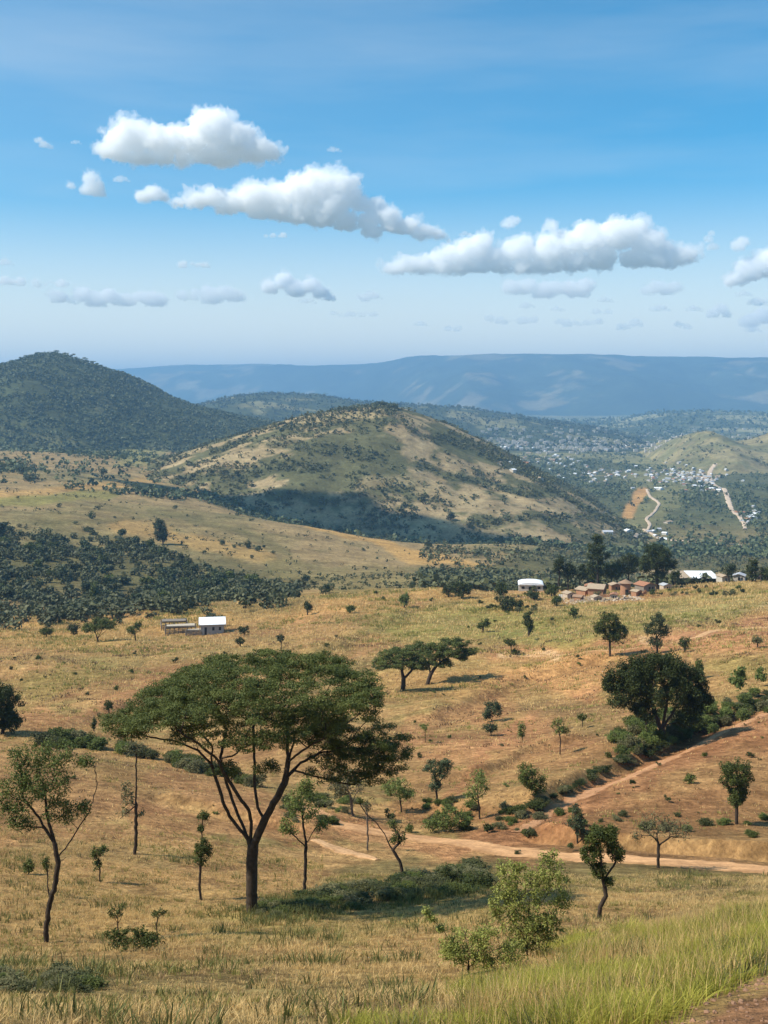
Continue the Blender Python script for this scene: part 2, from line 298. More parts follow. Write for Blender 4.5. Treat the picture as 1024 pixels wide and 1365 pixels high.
# ground cover where it grows or lies bare: colour, line of places, half width
SOIL = (0.40, 0.205, 0.105); PALE = (0.60, 0.42, 0.26); GRN = (0.215, 0.215, 0.065); RUST = (0.27, 0.13, 0.065); OLV = (0.19, 0.17, 0.075); SHRUBG = (0.10, 0.10, 0.045); GOLD = (0.50, 0.315, 0.12)
STROKES = [
 (RUST, [(660,1125),(760,1100),(860,1065),(960,1025),(1060,985)], 80, .3), (SOIL, [(640,1122),(700,1108),(760,1075),(830,1045),(930,1000),(1040,955)], 30, .8),
 (RUST, [(700,1110),(800,1075),(900,1090),(1040,1070)], 60, .45), (RUST, [(640,1120),(760,1105)], 40, .4),
 (SOIL, [(690,872),(760,870),(850,862),(930,848),(1040,832)], 30, .95), (PALE, [(870,855),(900,848),(935,838),(930,845)], 16, .75),
 (PALE, [(890,828),(930,812),(1000,805)], 26, .85), ((0.48,0.28,0.16), [(930,845),(1040,838)], 40, .8), (PALE, [(684,874),(735,870)], 10, .8),
 (SOIL, [(930,850),(1040,850)], 50, .8), (SOIL, [(850,862),(780,880),(700,900),(640,935),(560,960)], 14, .5),
 (GRN, [(560,835),(640,822),(720,835),(800,830),(900,810),(960,800)], 60, .75), (GRN, [(420,880),(470,855),(520,830)], 28, .35), (GRN, [(640,850),(700,850),(780,850)], 30, .45),
 (GRN, [(40,920),(90,905),(130,895)], 40, .45), (GRN, [(840,930),(930,915),(1030,900)], 60, .45),
 (SOIL, [(60,960),(140,960),(190,925),(250,900)], 30, .7), (SOIL, [(400,820),(480,800),(560,795)], 30, .5), (SOIL, [(230,1035),(300,1060),(400,1090),(470,1100)], 40, .5),
 (SOIL, [(560,975),(640,950),(710,915),(790,893)], 26, .6), (SOIL, [(700,905),(790,935),(850,970)], 24, .6), (SOIL, [(580,1010),(680,985),(780,950)], 24, .55), (SOIL, [(900,905),(980,915),(1040,905)], 22, .4), (SOIL, [(820,900),(760,925),(650,1000),(600,1060)], 12, .7), (RUST, [(860,1010),(980,985),(1040,990)], 26, .5), (SOIL, [(340,915),(430,890),(500,855)], 20, .4), (RUST, [(190,1085),(300,1100),(430,1120)], 30, .5), (SOIL, [(440,1095),(500,1115),(600,1130)], 24, .7),
 (GOLD, [(-40,842),(100,850),(240,822),(380,806),(500,800)], 40, .45), (GOLD, [(560,900),(680,905),(760,890)], 70, .3),
 (SOIL, [(560,1040),(660,1020),(760,1000)], 40, .3), (RUST, [(560,1080),(660,1085)], 40, .5), (OLV, [(340,940),(440,915),(500,880)], 30, .35),
 (OLV, [(480,1170),(700,1175),(850,1172),(1040,1178)], 50, .7), (OLV, [(-40,1330),(300,1330),(560,1360)], 110, .55), (GRN, [(300,1235),(420,1240),(640,1200)], 50, .5),
 (OLV, [(700,930),(800,960),(860,990)], 40, .4), (OLV, [(60,1130),(220,1140)], 40, .35),
 ((0.25,0.14,0.08), [(940,1400),(1000,1352),(1080,1320)], 46, 1.0), ((0.25,0.14,0.08), [(1010,1400),(1090,1380)], 60, 1.0),
 # farther slopes
 (GOLD, [(-40,660),(60,655),(130,648),(210,640)], 14, .6), (GRN, [(-40,672),(60,665),(140,660)], 18, .7), (GOLD, [(270,655),(380,690),(470,715),(560,738),(640,755)], 12, .85),
 (OLV, [(100,690),(240,700),(340,735)], 60, .4), (GOLD, [(160,700),(260,725),(350,745)], 22, .5), (SHRUBG, [(-40,760),(100,765),(330,790)], 80, .75),
 (OLV, [(380,760),(480,775),(560,770)], 40, .6), (GOLD, [(500,725),(560,745),(600,750)], 10, .7), (SHRUBG, [(200,680),(300,705),(380,735)], 10, .5), (SHRUBG,[(60,700),(180,690)],8,.4),
 (GOLD, [(560,790),(640,800),(700,810)], 16, .5), (SOIL, [(760,800),(860,795),(960,785)], 14, .7),
 ((0.30,0.29,0.14), [(640,715),(760,700),(830,712)], 30, .7), (SHRUBG,[(620,770),(700,750),(800,740),(1040,750)], 30, .8),
 ((0.26,0.25,0.12), [(860,690),(900,650),(850,640)], 26, .5), ((0.45,0.27,0.11), [(838,690),(858,655)], 9, 1.6), ((0.55,0.36,0.2),[(925,630),(965,622),(1000,618)], 8, 1.5), ((0.5,0.33,0.19),[(940,638),(948,618)], 6, 1.5),
 ((0.30,0.30,0.13), [(180,610),(240,575),(290,580)], 30, .6), ((0.36,0.33,0.15),[(225,572),(290,582)], 14, .8),
 ((0.32,0.31,0.15), [(720,570),(800,568),(860,566)], 30, .6), ((0.45,0.42,0.22),[(735,583),(800,581)], 8,.6),
]
def paint(c, X, Y, Z, wob=1.0, only=None):
    px, py = proj(X, np.maximum(Y, 4), Z)
    w = np.clip((py-YH)/300.0, 0.15, 1.3)
    wx = px+wob*22*fbm(px/60, py/25, 91, 3)*w; wy = py+wob*9*fbm(px/50, py/22, 95, 3)*w
    nz = fbm(px/26, py/9, 97, 4)
    for col, pts, hw, st in STROKES:
        xs = [p[0] for p in pts]; ys = [p[1] for p in pts]
        m = (px > min(xs)-hw*2-30) & (px < max(xs)+hw*2+30) & (py > min(ys)-hw-25) & (py < max(ys)+hw+25)
        if not m.any(): continue
        d = seg_dist(wx[m], wy[m], pts)
        k = (1-ss(0.55, 1.25, d/hw+0.35*nz[m]))*min(1, st)
        c[m] = c[m]*(1-k[:, None])+np.array(col)*k[:, None]
    return c
def albedo(X, Y, Z):
    a = fbm(X/9, Y/7, 101, 4); b = fbm(X/38, Y/30, 105, 4); d = fbm(X/170, Y/130, 109, 4); e = fbm(X/3, Y/2.2, 113, 3)
    A = np.array((0.375, 0.235, 0.108)); B = np.array((0.31, 0.175, 0.086)); C = np.array((0.235, 0.188, 0.078))
    c = A[None]*np.ones((len(X), 1))
    k = ss(0.0, 0.45, b+0.4*a)[:, None]; c = c*(1-k)+B*k*0.9+c*k*0.1
    k = ss(0.05, 0.5, -b+0.5*e+0.2*a)[:, None]*0.75; c = c*(1-k)+C*k
    # bare foreground: duller, olive and brown thatch
    k = (1-ss(45, 75, Y))[:, None]*0.6; c = c*(1-k)+np.array((0.42, 0.29, 0.125))*k
    # beyond the crest the land turns olive and is dotted with low scrub
    f = ss(430, 560, Y)[:, None]
    far = np.array((0.31, 0.232, 0.122))*np.ones((len(X), 1))
    k = ss(-0.1, 0.4, d)[:, None]*0.7; far = far*(1-k)+np.array((0.20, 0.18, 0.09))*k
    k = ss(0.1, 0.5, fbm(X/24, Y/20, 117, 4))[:, None]*0.5; far = far*(1-k)+np.array((0.13, 0.125, 0.06))*k
    c = c*(1-f)+far*f
    # valley floor: wooded, with clearings
    g = ss(1250, 1800, Y)[:, None]*ss(560, 700, CX+F*X/np.maximum(Y, 12)+np.clip(Y-1900, 0, 2000)*0.3)[:, None]
    val = np.array((0.10, 0.11, 0.055))*np.ones((len(X), 1))
    q = fbm(X/260, Y/330, 121, 4)[:, None]; k = ss(0.05, 0.4, q)*0.8; val = val*(1-k)+np.array((0.26, 0.25, 0.125))*k
    c = c*(1-g)+val*g
    lo = ss(1500, 2300, Y)[:, None]*(1-g); q = fbm(X/200, Y/300, 125, 4)[:, None]
    k = ss(-0.1, 0.3, q)*lo; c = c*(1-k)+np.array((0.13, 0.135, 0.065))*k
    return paint(c, X, Y, Z)
def grid_mesh(name, us, Ys, hf, mat, alb, off=15.0, minus=None):
    U, YY = np.meshgrid(us, Ys); X = U*(np.maximum(YY, 0)+off); X = X.ravel(); Yv = YY.ravel(); Z = hf(X, Yv)
    n, m = len(Ys), len(us)
    i = np.arange(n-1)[:, None]*m+np.arange(m-1)[None, :]; i = i.ravel()
    Fc = np.stack([i, i+1, i+m+1, i+m], 1)
    C = alb(X, Yv, Z)
    if minus is not None:                                   # keep only what stands clear of the land around it
        keep = (Z > base_h(X, Yv)-minus)
        Fc = Fc[keep[Fc].any(1)]
        used = np.unique(Fc); mp = np.full(len(X), -1); mp[used] = np.arange(len(used)); Fc = mp[Fc]
        X, Yv, Z, C = X[used], Yv[used], Z[used], C[used]
    return obj(name, mesh_np(name, np.stack([X, Yv, Z], 1), Fc, mat, {'albedo': C}))
u = np.concatenate([np.linspace(-1.3, -0.4, 50)[:-1], np.linspace(-0.4, 0.4, 640), np.linspace(0.4, 1.3, 50)[1:]])
ys = np.concatenate([np.linspace(-60, 6, 24)[:-1], np.exp(np.arange(math.log(6), math.log(160), 0.0075)), np.exp(np.arange(math.log(160), math.log(25500), 0.0105))])
tag(grid_mesh('ground', u, ys, base_h, M['ground'], albedo), kind='structure')
STROKES_HILL = [
 ((0.075,0.08,0.04), [(250,640),(330,632),(430,622)], 14, .8), ((0.075,0.08,0.04), [(370,590),(440,600),(500,610)], 16, .7), ((0.07,0.08,0.04), [(560,620),(620,640),(690,655),(740,660)], 12, .85),
 ((0.07,0.08,0.04), [(590,580),(640,600),(700,625),(740,640)], 16, .7), ((0.09,0.09,0.045), [(640,700),(700,690),(800,690)], 12, .7), ((0.34,0.27,0.15), [(400,560),(470,552),(500,550)], 16, .7),
 ((0.34,0.27,0.15), [(560,655),(640,680),(560,640),(500,640)], 18, .6), ((0.38,0.29,0.16), [(640,650),(760,690)], 8, .5), ((0.36,0.33,0.17),[(300,690),(380,695)],10,.6),
]
def alb_hill(green, dry, k0=0.0, lam=60.0, strokes=False):
    def f(X, Y, Z):
        global STROKES
        a = fbm(X/lam, Y/lam, 201, 5, 0.6); b = fbm(X/(lam*3), Y/(lam*3), 205, 4)
        c = np.array(dry)[None]*np.ones((len(X), 1)); k = ss(-0.12, 0.18, a+0.6*b+k0)[:, None]
        c = c*(1-k)+np.array(green)*k
        if strokes:
            old = STROKES; STROKES = STROKES_HILL; c = paint(c, X, Y, Z, 1.5); STROKES = old
        return c
    return f
def hill_obj(name, h, p0, p1, y0, y1, nu, ny, mat, alb):
    return tag(grid_mesh(name, np.linspace((p0-CX)/F, (p1-CX)/F, nu), np.linspace(y0, y1, ny), h.h, mat, alb, 0.0, 14.0), kind='structure')
hill_obj('hill', HC, 60, 960, 1120, 2500, 420, 260, M['hill'], alb_hill((0.105,0.105,0.052), (0.30,0.235,0.135), 0.02, 48, True))
hill_obj('hill', HL, -450, 620, 2000, 4200, 420, 240, M['hill'], alb_hill((0.06,0.072,0.036), (0.12,0.125,0.062), 0.35, 90))
hill_obj('hill', HD, -300, 880, 3950, 7000, 380, 140, M['hill'], alb_hill((0.06,0.075,0.04), (0.20,0.19,0.10), 0.25, 130))
hill_obj('hill', HR, 780, 1500, 2650, 4000, 300, 140, M['hill'], alb_hill((0.16,0.155,0.075), (0.25,0.215,0.11), 0.0, 80))
hill_obj('hill', HQ, 450, 1500, 5600, 9000, 360, 120, M['hill'], alb_hill((0.07,0.085,0.045), (0.26,0.25,0.14), 0.12, 200))
tag(grid_mesh('plateau', np.linspace(-0.9, 0.9, 700), np.concatenate([np.linspace(10900, 22000, 300), np.linspace(22500, 30000, 12)]), HP.h, M['far'],
    alb_hill((0.045,0.06,0.04), (0.17,0.15,0.09), 0.3, 420), 0.0), kind='structure')

# ------------------------------------------------------------------ haze
def haze():
    bm = bmesh.new(); bmesh.ops.create_cube(bm, size=1)
    x, y0, y1, z0, z1 = 23000, -300, 31000, -330, 640
    for v in bm.verts: v.co = ((v.co.x)*2*x, y0+(v.co.y+.5)*(y1-y0), z0+(v.co.z+.5)*(z1-z0))
    me = bpy.data.meshes.new('haze'); bm.to_mesh(me); bm.free()
    m = bpy.data.materials.new('haze'); m.use_nodes = True; t = m.node_tree; t.nodes.clear()
    o = t.nodes.new('ShaderNodeOutputMaterial'); v = t.nodes.new('ShaderNodeVolumePrincipled')
    v.inputs['Color'].default_value = (0.285, 0.545, 0.86, 1); v.inputs['Density'].default_value = HAZE; v.inputs['Anisotropy'].default_value = 0.0
    t.links.new(v.outputs[0], o.inputs['Volume']); me.materials.append(m)
    m.cycles.homogeneous_volume = True
    tag(obj('haze', me), kind='stuff')
HAZE = 9.2e-5
haze()

# ------------------------------------------------------------------ clouds: heaps of vapour, each a closed body of even density
def cloud_mat(name, dens):
    m = bpy.data.materials.new(name); m.use_nodes = True; t = m.node_tree; t.nodes.clear()
    o = t.nodes.new('ShaderNodeOutputMaterial'); v = t.nodes.new('ShaderNodeVolumePrincipled')
    v.inputs['Color'].default_value = (1, 1, 1, 1); v.inputs['Density'].default_value = dens; v.inputs['Anisotropy'].default_value = 0.0
    t.links.new(v.outputs[0], o.inputs['Volume'])
    m.cycles.homogeneous_volume = True
    return m
def make_cloud(label, puffs, D, dens=0.03, group='small clouds low over the hills', rough=1.0, name='cloud', seed=0, depth=0.7, kz=1.0):
    """puffs: (column, row, radius) in photo pixels at distance D"""
    r_ = np.random.RandomState(seed+int(abs(puffs[0][0]))); k = D/F
    cx = sum(p[0] for p in puffs)/len(puffs); base = max(p[1]+p[2]*0.45 for p in puffs)
    bm = bmesh.new()
    rm = np.mean([p[2] for p in puffs])
    for (x, y, r) in puffs:
        for j in range(12):
            f = 1.0 if j == 0 else r_.uniform(0.28, 0.62)
            a = r_.uniform(0, 2*PI); e = r_.uniform(-0.15, 1.0); q = 0 if j == 0 else r*0.78
            c = Vector(((x-cx+q*math.cos(a)*math.cos(e))*k, (q*math.sin(a)*math.cos(e)*1.1+r_.uniform(-.4, .4)*r)*k*depth, (base-y+q*math.sin(e)*0.8)*k))
            nv = len(bm.verts); bmesh.ops.create_icosphere(bm, subdivisions=2, radius=r*f*k*1.08, matrix=Matrix.Translation(c)); bm.verts.ensure_lookup_table()
            lo = (base-y-0.42*r)*k
            for v in bm.verts[nv:]:
                if v.co.z < lo: v.co.z = lo-(lo-v.co.z)*0.12
    # flat base
    for v in bm.verts:
        lim = 0.06*rm*k
        if v.co.z < lim: v.co.z = lim-(lim-v.co.z)*0.18
        v.co.z *= kz
    me = bpy.data.meshes.new('cloud'); bm.to_mesh(me); bm.free(); me.materials.append(cloud_mat('cloud_vapour', dens/k*(3.8 if dens > 0.013 else 7.0)))
    o = obj(name, me, None, ((cx-CX)/F*D, D, (YH-base)/F*D))
    w = max(p[0]+p[2] for p in puffs)-min(p[0]-p[2] for p in puffs)
    rmd = o.modifiers.new('join', 'REMESH'); rmd.mode = 'VOXEL'; rmd.voxel_size = max(rm*k*0.05, w*k/380)
    for i, (ns, st) in enumerate(((0.9, 0.6), (0.40, 0.55), (0.16, 0.45))):
        tx = bpy.data.textures.new('billow', 'CLOUDS'); tx.noise_scale = ns*rm*k; tx.noise_depth = 2; tx.noise_basis = 'BLENDER_ORIGINAL'
        dm = o.modifiers.new('billow', 'DISPLACE'); dm.texture = tx; dm.texture_coords = 'GLOBAL'; dm.strength = st*rm*k*rough; dm.mid_level = 0.5
    # thin torn vapour round the body
    if w > 20:
        o2 = obj('wisps', me.copy(), o); o2.data.materials.clear(); o2.data.materials.append(cloud_mat('thin_vapour', dens/k*1.25))
        o2.scale = (1.05, 1.1, 1.1); r2 = o2.modifiers.new('join', 'REMESH'); r2.mode = 'VOXEL'; r2.voxel_size = rmd.voxel_size*1.4
        for i, (ns, st) in enumerate(((1.2, 1.3), (0.5, 1.0), (0.2, 0.5))):
            tx = bpy.data.textures.new('tatter', 'CLOUDS'); tx.noise_scale = ns*rm*k; tx.noise_depth = 3
            dm = o2.modifiers.new('tatter', 'DISPLACE'); dm.texture = tx; dm.texture_coords = 'LOCAL'; dm.strength = st*rm*k; dm.mid_level = 0.52
    return tag(o, label, 'cloud', group)
def row(x0, x1, y, r, n, jy=0.3, seed=1):
    q = np.random.RandomState(seed); n = int(n*1.5); return [(x0+(x1-x0)*(i+0.5)/n+q.uniform(-.6, .6)*r, y+q.uniform(-1.4, .5)*r*.45, r*q.uniform(0.3, 1.25)) for i in range(n)]
G1 = 'white cumulus clouds in the blue sky'
make_cloud('large white heaped cloud, the highest, with a tall tower near its right end', [(150,203,16),(170,190,22),(180,178,17),(205,192,24),(230,196,24),(258,196,24),(285,180,30),(288,166,17),(310,192,27),(335,203,20),(352,205,17),(165,208,14),(190,210,15),(220,211,16),(250,212,16),(280,210,18),(300,212,18),(270,170,14)], 6500, group=G1, seed=3)
make_cloud('long white cloud bank rising to a tall grey-based head, below the highest cloud', [(237,273,8),(262,270,13),(285,268,15),(318,274,17),(340,268,20),(370,268,23),(395,262,22),(420,258,28),(448,252,20),(440,280,24),(465,268,17),(490,298,14),(462,298,15),(502,280,14),(515,292,15),(540,305,14),(562,312,11),(580,314,10),(300,280,10),(345,284,14),(375,286,16),(405,288,18),(430,292,18),(400,250,14),(470,245,10),(485,276,12),(520,302,14),(495,310,12)], 7000, group=G1, seed=4)
make_cloud('small round white cloud at the left end of the long cloud bank', [(192,264,10),(203,259,11),(213,264,9)], 7200, group=G1, seed=5)
make_cloud('small upright ragged white cloud left of the small round one', [(122,240,10),(126,252,13),(115,255,9),(95,249,5),(133,259,8)], 7200, 0.018, group=G1, seed=6)
make_cloud('tiny torn wisp of cloud left of the highest cloud', [(52,188,5),(59,194,6),(67,197,4)], 7200, 0.015, group=G1, seed=7)
make_cloud('broad white cloud bank right of the centre with many rounded tops', [(525,360,10),(548,354,13),(575,350,14),(605,345,17),(632,338,20),(643,326,13),(660,345,15),(690,338,19),(715,348,18),(735,338,22),(760,330,20),(785,325,22),(815,320,23),(838,318,20),(862,328,20),(880,335,15),(905,345,14),(918,340,10),(800,348,18),(845,348,16),(540,358,11),(565,359,13),(590,358,14),(615,357,15),(640,356,14),(670,356,14),(700,358,15),(730,354,18),(765,352,18),(870,348,15),(890,350,14),(622,330,12),(700,326,12),(850,306,13),(820,305,12),(780,312,14)], 10500, group=G1, seed=8)
make_cloud('small upright knob of cloud standing over the left top of the broad bank', [(735,303,9),(740,312,8)], 10500, 0.02, group=G1, seed=9)
make_cloud('small soft puff of cloud left above the broad bank', [(678,300,9),(684,296,8)], 10600, 0.015, group=G1, seed=10)
make_cloud('white cloud cut by the right side of the photo', [(985,374,13),(1000,364,17),(1020,358,20),(1045,352,24),(1075,358,22)], 11000, group=G1, seed=11)
make_cloud('small white cloud with a blue-grey base standing alone below the long bank', [(360,385,11),(378,378,13),(395,388,13),(415,383,12),(428,392,10),(440,398,7)], 11500, group=G1, seed=12)
make_cloud('small slanted oval puff of cloud near the right edge', [(984,330,8),(989,324,8)], 11000, 0.02, seed=13, group=G1)
make_cloud('thin upright puff of cloud just right of the broad bank', [(945,320,6),(950,330,7),(948,312,5)], 11000, 0.014, seed=14, group=G1)
G2 = 'faint low clouds near the horizon'
make_cloud('long faint low cloud above the dark wooded hill, with a flat base', row(80,212,402,11,11,.2,21), 14500, 0.010, G2, seed=15)
make_cloud('faint low square-topped cloud right of the long faint one', row(243,318,398,12,6,.2,22), 14500, 0.008, G2, seed=16)
make_cloud('thin faint streak of cloud at the left edge', row(-20,92,380,7,10,.2,23), 14500, 0.010, G2, seed=17)
make_cloud('small thin streak of cloud above the faint low clouds', row(238,276,354,5,5,.2,24), 12500, 0.012, G2, seed=18)
make_cloud('tiny oval cloud under the left part of the long bank', row(350,380,316,5,4,.2,25), 9500, 0.018, G2, seed=19)
make_cloud('faint wide cloud just under the broad bank', row(682,790,388,12,9,.3,26), 14000, 0.009, G2, seed=20)
make_cloud('faint short cloud under the right end of the broad bank', row(862,910,388,9,5,.3,27), 14000, 0.007, G2, seed=21)
make_cloud('small puff of cloud low over the right part of the plateau', [(950,420,8),(960,414,9),(968,420,6)], 15500, 0.010, G2, seed=22)
make_cloud('low cloud at the right edge just above the plateau', row(985,1050,430,10,6,.3,28), 16000, 0.008, G2, seed=23)
make_cloud('small faint cloud right of the lone grey-based one', row(472,508,398,7,5,.3,29), 15000, 0.008, G2, seed=24)
for i, (a, b, y, r) in enumerate(((650,712,429,6),(745,800,433,6),(826,858,436,6),(788,812,418,5),(440,500,420,4),(900,918,436,6),(590,615,440,4))):
    make_cloud('very faint wisp of cloud low over the far plateau, '+('above its left brow', 'over its middle, the long one', 'right of its middle', 'higher than the others', 'near the lone grey-based cloud', 'over its right part', 'left of its brow')[i], row(a, b, y, r, max(3, int((b-a)/r/1.3)), .2, 40+i), 17000, 0.006, G2, seed=30+i)
q_ = np.random.RandomState(91)
for i, (x, y, r, lb) in enumerate(((408,402,6,'small faint puff under the lone grey-based cloud'),(560,432,5,'small faint puff right of the middle, above the plateau brow'),(700,408,6,'small faint puff below the faint wide cloud'),(742,412,5,'tiny faint puff below and right of the faint wide cloud'),(806,400,6,'small faint puff between the faint wide and short clouds'),
    (878,412,7,'small faint puff below the faint short cloud'),(905,432,5,'tiny upright puff low over the plateau'),(1010,404,8,'faint puff right of the low right puff'),(990,392,6,'faint puff just under the cloud cut by the right side'),(1002,440,6,'lowest faint puff at the right edge'),(620,312,5,'tiny puff above the left end of the broad bank'),(160,240,6,'faint smear of cloud right of the upright ragged one'),(100,190,4,'very faint smear left of the highest cloud'),(444,200,5,'thin faint streak in open blue right of the highest cloud'),(5,350,6,'small puff at the left edge above the thin streak'),(830,340,4,'tiny puff hanging under the broad bank'),(924,412,6,'faint puff left of the low right puff'))):
    make_cloud(lb, [(x-r+q_.uniform(-1,1), y+q_.uniform(0,2), r*.6), (x, y, r*q_.uniform(.7,1)), (x+r*1.1, y+q_.uniform(-1,2), r*.65), (x+r*2, y+2, r*.4)], 13500, 0.008, G2, seed=60+i)
# the cloud high to the left of the view whose shadow lies on the foot of the hill
def shade_cloud(label, sx, sy, sz, zc, puffs):
    t = (zc-sz)/SUNV.z; c = (sx+SUNV.x*t, sy+SUNV.y*t, zc)
    bm = bmesh.new(); q = np.random.RandomState(5)
    for (x, y, r) in puffs:
        for j in range(4):
            bmesh.ops.create_icosphere(bm, subdivisions=2, radius=r*q.uniform(.6, 1), matrix=Matrix.Translation((x+q.uniform(-.4, .4)*r, y+q.uniform(-.4, .4)*r, q.uniform(0, .8)*r)))
    for v in bm.verts:
        if v.co.z < 0: v.co.z *= .3
    me = bpy.data.meshes.new('cloud'); bm.to_mesh(me); bm.free(); me.materials.append(cloud_mat('cloud_vapour', 0.05))
    o = obj('cloud', me, None, c)
    rmd = o.modifiers.new('join', 'REMESH'); rmd.mode = 'VOXEL'; rmd.voxel_size = 9
    tx = bpy.data.textures.new('billow', 'CLOUDS'); tx.noise_scale = 50; dm = o.modifiers.new('billow', 'DISPLACE'); dm.texture = tx; dm.strength = 40; dm.mid_level = .5
    return tag(o, label, 'cloud', G1)
SH = [((430-CX)/F*1330, 1330)]
shade_cloud('white cloud high above the valley whose shadow darkens the foot of the round hill', -75, 1300, -140, 840,
            [(-190,60,45),(-140,30,50),(-90,0,55),(-30,-20,60),(30,-40,60),(90,-70,55),(140,-100,42),(-50,-60,45),(-230,80,30)])

# ------------------------------------------------------------------ plants: leaf clouds, branches, trees
def leaf_mesh(name, C, R, n, size, mat, seed=0, flat=1.0, up=0.4, asp=0.55, tintv=0.35, droop=0.0):
    """C clump centres, R clump radii, n leaves in each: small leaf faces spread through the clumps"""
    q = np.random.RandomState(seed); C = np.asarray(C, float).reshape(-1, 3); K = len(C)
    R = np.broadcast_to(np.asarray(R, float), (K,)); n = np.broadcast_to(np.asarray(n), (K,)).astype(int)
    idx = np.repeat(np.arange(K), n); N = len(idx)
    d = q.normal(size=(N, 3)); d /= np.linalg.norm(d, axis=1)[:, None]+1e-9
    r = q.uniform(0, 1, N)**0.45
    off = d*r[:, None]*R[idx][:, None]; off[:, 2] *= flat
    p = C[idx]+off; p[:, 2] -= droop*(r*R[idx])**2
    nr = q.normal(size=(N, 3))+d*0.6; nr[:, 2] += up*1.5; nr /= np.linalg.norm(nr, axis=1)[:, None]
    t = np.cross(nr, q.normal(size=(N, 3))); t /= np.linalg.norm(t, axis=1)[:, None]+1e-9
    b = np.cross(nr, t); s = size*q.uniform(0.6, 1.35, N)[:, None]
    t = t*s*0.5; b = b*s*0.5*asp
    V = np.stack([p-t, p-b+t*0.15, p+t, p+b+t*0.15], 1).reshape(-1, 3)
    Fc = np.arange(N*4).reshape(N, 4)
    tc = q.uniform(0, 1, K)[idx]*(1-tintv)+q.uniform(0, 1, N)*tintv
    return mesh_np(name, V, Fc, mat, {'tint': np.repeat(tc, 4)}, smooth=False)
class Skel:
    def __init__(s): s.p = []; s.par = []
    def path(s, pts, parent=-1, step=0.4, wob=0.0, q=None):
        """adds a run of nodes; returns the last index"""
        last = parent
        prev = Vector(s.p[parent]) if parent >= 0 else None
        for pt in pts:
            pt = Vector(pt)
            if prev is None: s.p.append(pt); s.par.append(-1); last = len(s.p)-1; prev = pt; continue
            L = (pt-prev).length; n = max(1, int(round(L/step)))
            for i in range(1, n+1):
                c = prev.lerp(pt, i/n)
                if wob and q is not None and i < n: c = c+Vector(q.normal(size=3))*wob*L
                s.p.append(c); s.par.append(last); last = len(s.p)-1
            prev = pt
        return last
    def nearest(s, pt, lo=0):
        A = np.array([tuple(v) for v in s.p[lo:]]); return lo+int(np.argmin(((A-np.array(pt))**2).sum(1)))
    def grow(s, targets, lo=0, step=0.5, arch=0.12, wob=0.05, back=1.0, q=None, every=1):
        q = q or np.random.RandomState(1)
        root = np.array(tuple(s.p[lo])); T_ = np.asarray(targets, float)
        order = np.argsort(((T_-root)**2).sum(1))
        A = np.array([tuple(v) for v in s.p]); self_n = len(A)
        buf = np.zeros((len(A)+len(T_)*14, 3)); buf[:len(A)] = A; droot = np.zeros(len(buf)); n0 = len(A)
        for i in range(1, n0):
            pa = s.par[i]; droot[i] = droot[pa]+np.linalg.norm(A[i]-A[pa]) if pa >= 0 else 0
        for ti in order:
            t = T_[ti]; m = len(s.p)
            d = np.sqrt(((buf[lo:m]-t)**2).sum(1)); cost = d*back+0.28*droot[lo:m]+0.6*np.maximum(0, buf[lo:m, 2]-t[2])
            j = lo+int(np.argmin(cost)); a = buf[j].copy(); L = np.linalg.norm(t-a); n = int(min(12, max(1, round(L/step)))); last = j
            for i in range(1, n+1):
                f = i/n; c = a+(t-a)*f; c[2] += arch*L*math.sin(f*PI)*(1 if t[2] > a[2]-0.2*L else .3)
                if i < n: c = c+q.normal(size=3)*wob*L
                s.p.append(Vector(c)); s.par.append(last); k = len(s.p)-1; buf[k] = c; droot[k] = droot[last]+L/n; last = k
    def mesh(s, name, mat, r0, rtip, power=0.62, sides=6, flare=1.25):
        n = len(s.p); cnt = np.zeros(n); kids = [[] for _ in range(n)]
        for i in range(n):
            if s.par[i] >= 0: kids[s.par[i]].append(i)
        for i in range(n-1, -1, -1):
            if not kids[i]: cnt[i] = 1
            if s.par[i] >= 0: cnt[s.par[i]] += cnt[i]
        tot = max(1, cnt.max()); rad = np.maximum(rtip, r0*(cnt/tot)**power)
        V = []; Fc = []
        starts = [(i, -1) for i in range(n) if s.par[i] < 0]
        while starts:
            i, frm = starts.pop(); chain = ([frm] if frm >= 0 else [])+[i]; c = i
            while kids[c]:
                ks = sorted(kids[c], key=lambda a: -cnt[a])
                for o_ in ks[1:]: starts.append((o_, c))
                c = ks[0]; chain.append(c)
            if len(chain) < 2: continue
            pts = [Vector(s.p[a]) for a in chain]; rr = [rad[a] for a in chain]
            if frm >= 0: rr[0] = min(rr[0], rr[1]*1.15)
            else: rr[0] *= flare
            sd = sides if max(rr) > 2.5*rtip else 4
            b0 = len(V); side = None
            for a, p in enumerate(pts):
                t = (pts[min(a+1, len(pts)-1)]-pts[max(a-1, 0)]); t = t.normalized() if t.length > 1e-6 else Vector((0, 0, 1))
                side = (side-t*side.dot(t)) if side else t.orthogonal()
                side = side.normalized() if side.length > 1e-4 else t.orthogonal().normalized()
                bi = t.cross(side)
                for k in range(sd):
                    an = 2*PI*k/sd; V.append(p+(side*math.cos(an)+bi*math.sin(an))*rr[a])
            for a in range(len(pts)-1):
                for k in range(sd):
                    Fc.append((b0+a*sd+k, b0+a*sd+(k+1) % sd, b0+(a+1)*sd+(k+1) % sd, b0+(a+1)*sd+k))
        return mesh_np(name, np.array([tuple(v) for v in V]), Fc, mat)
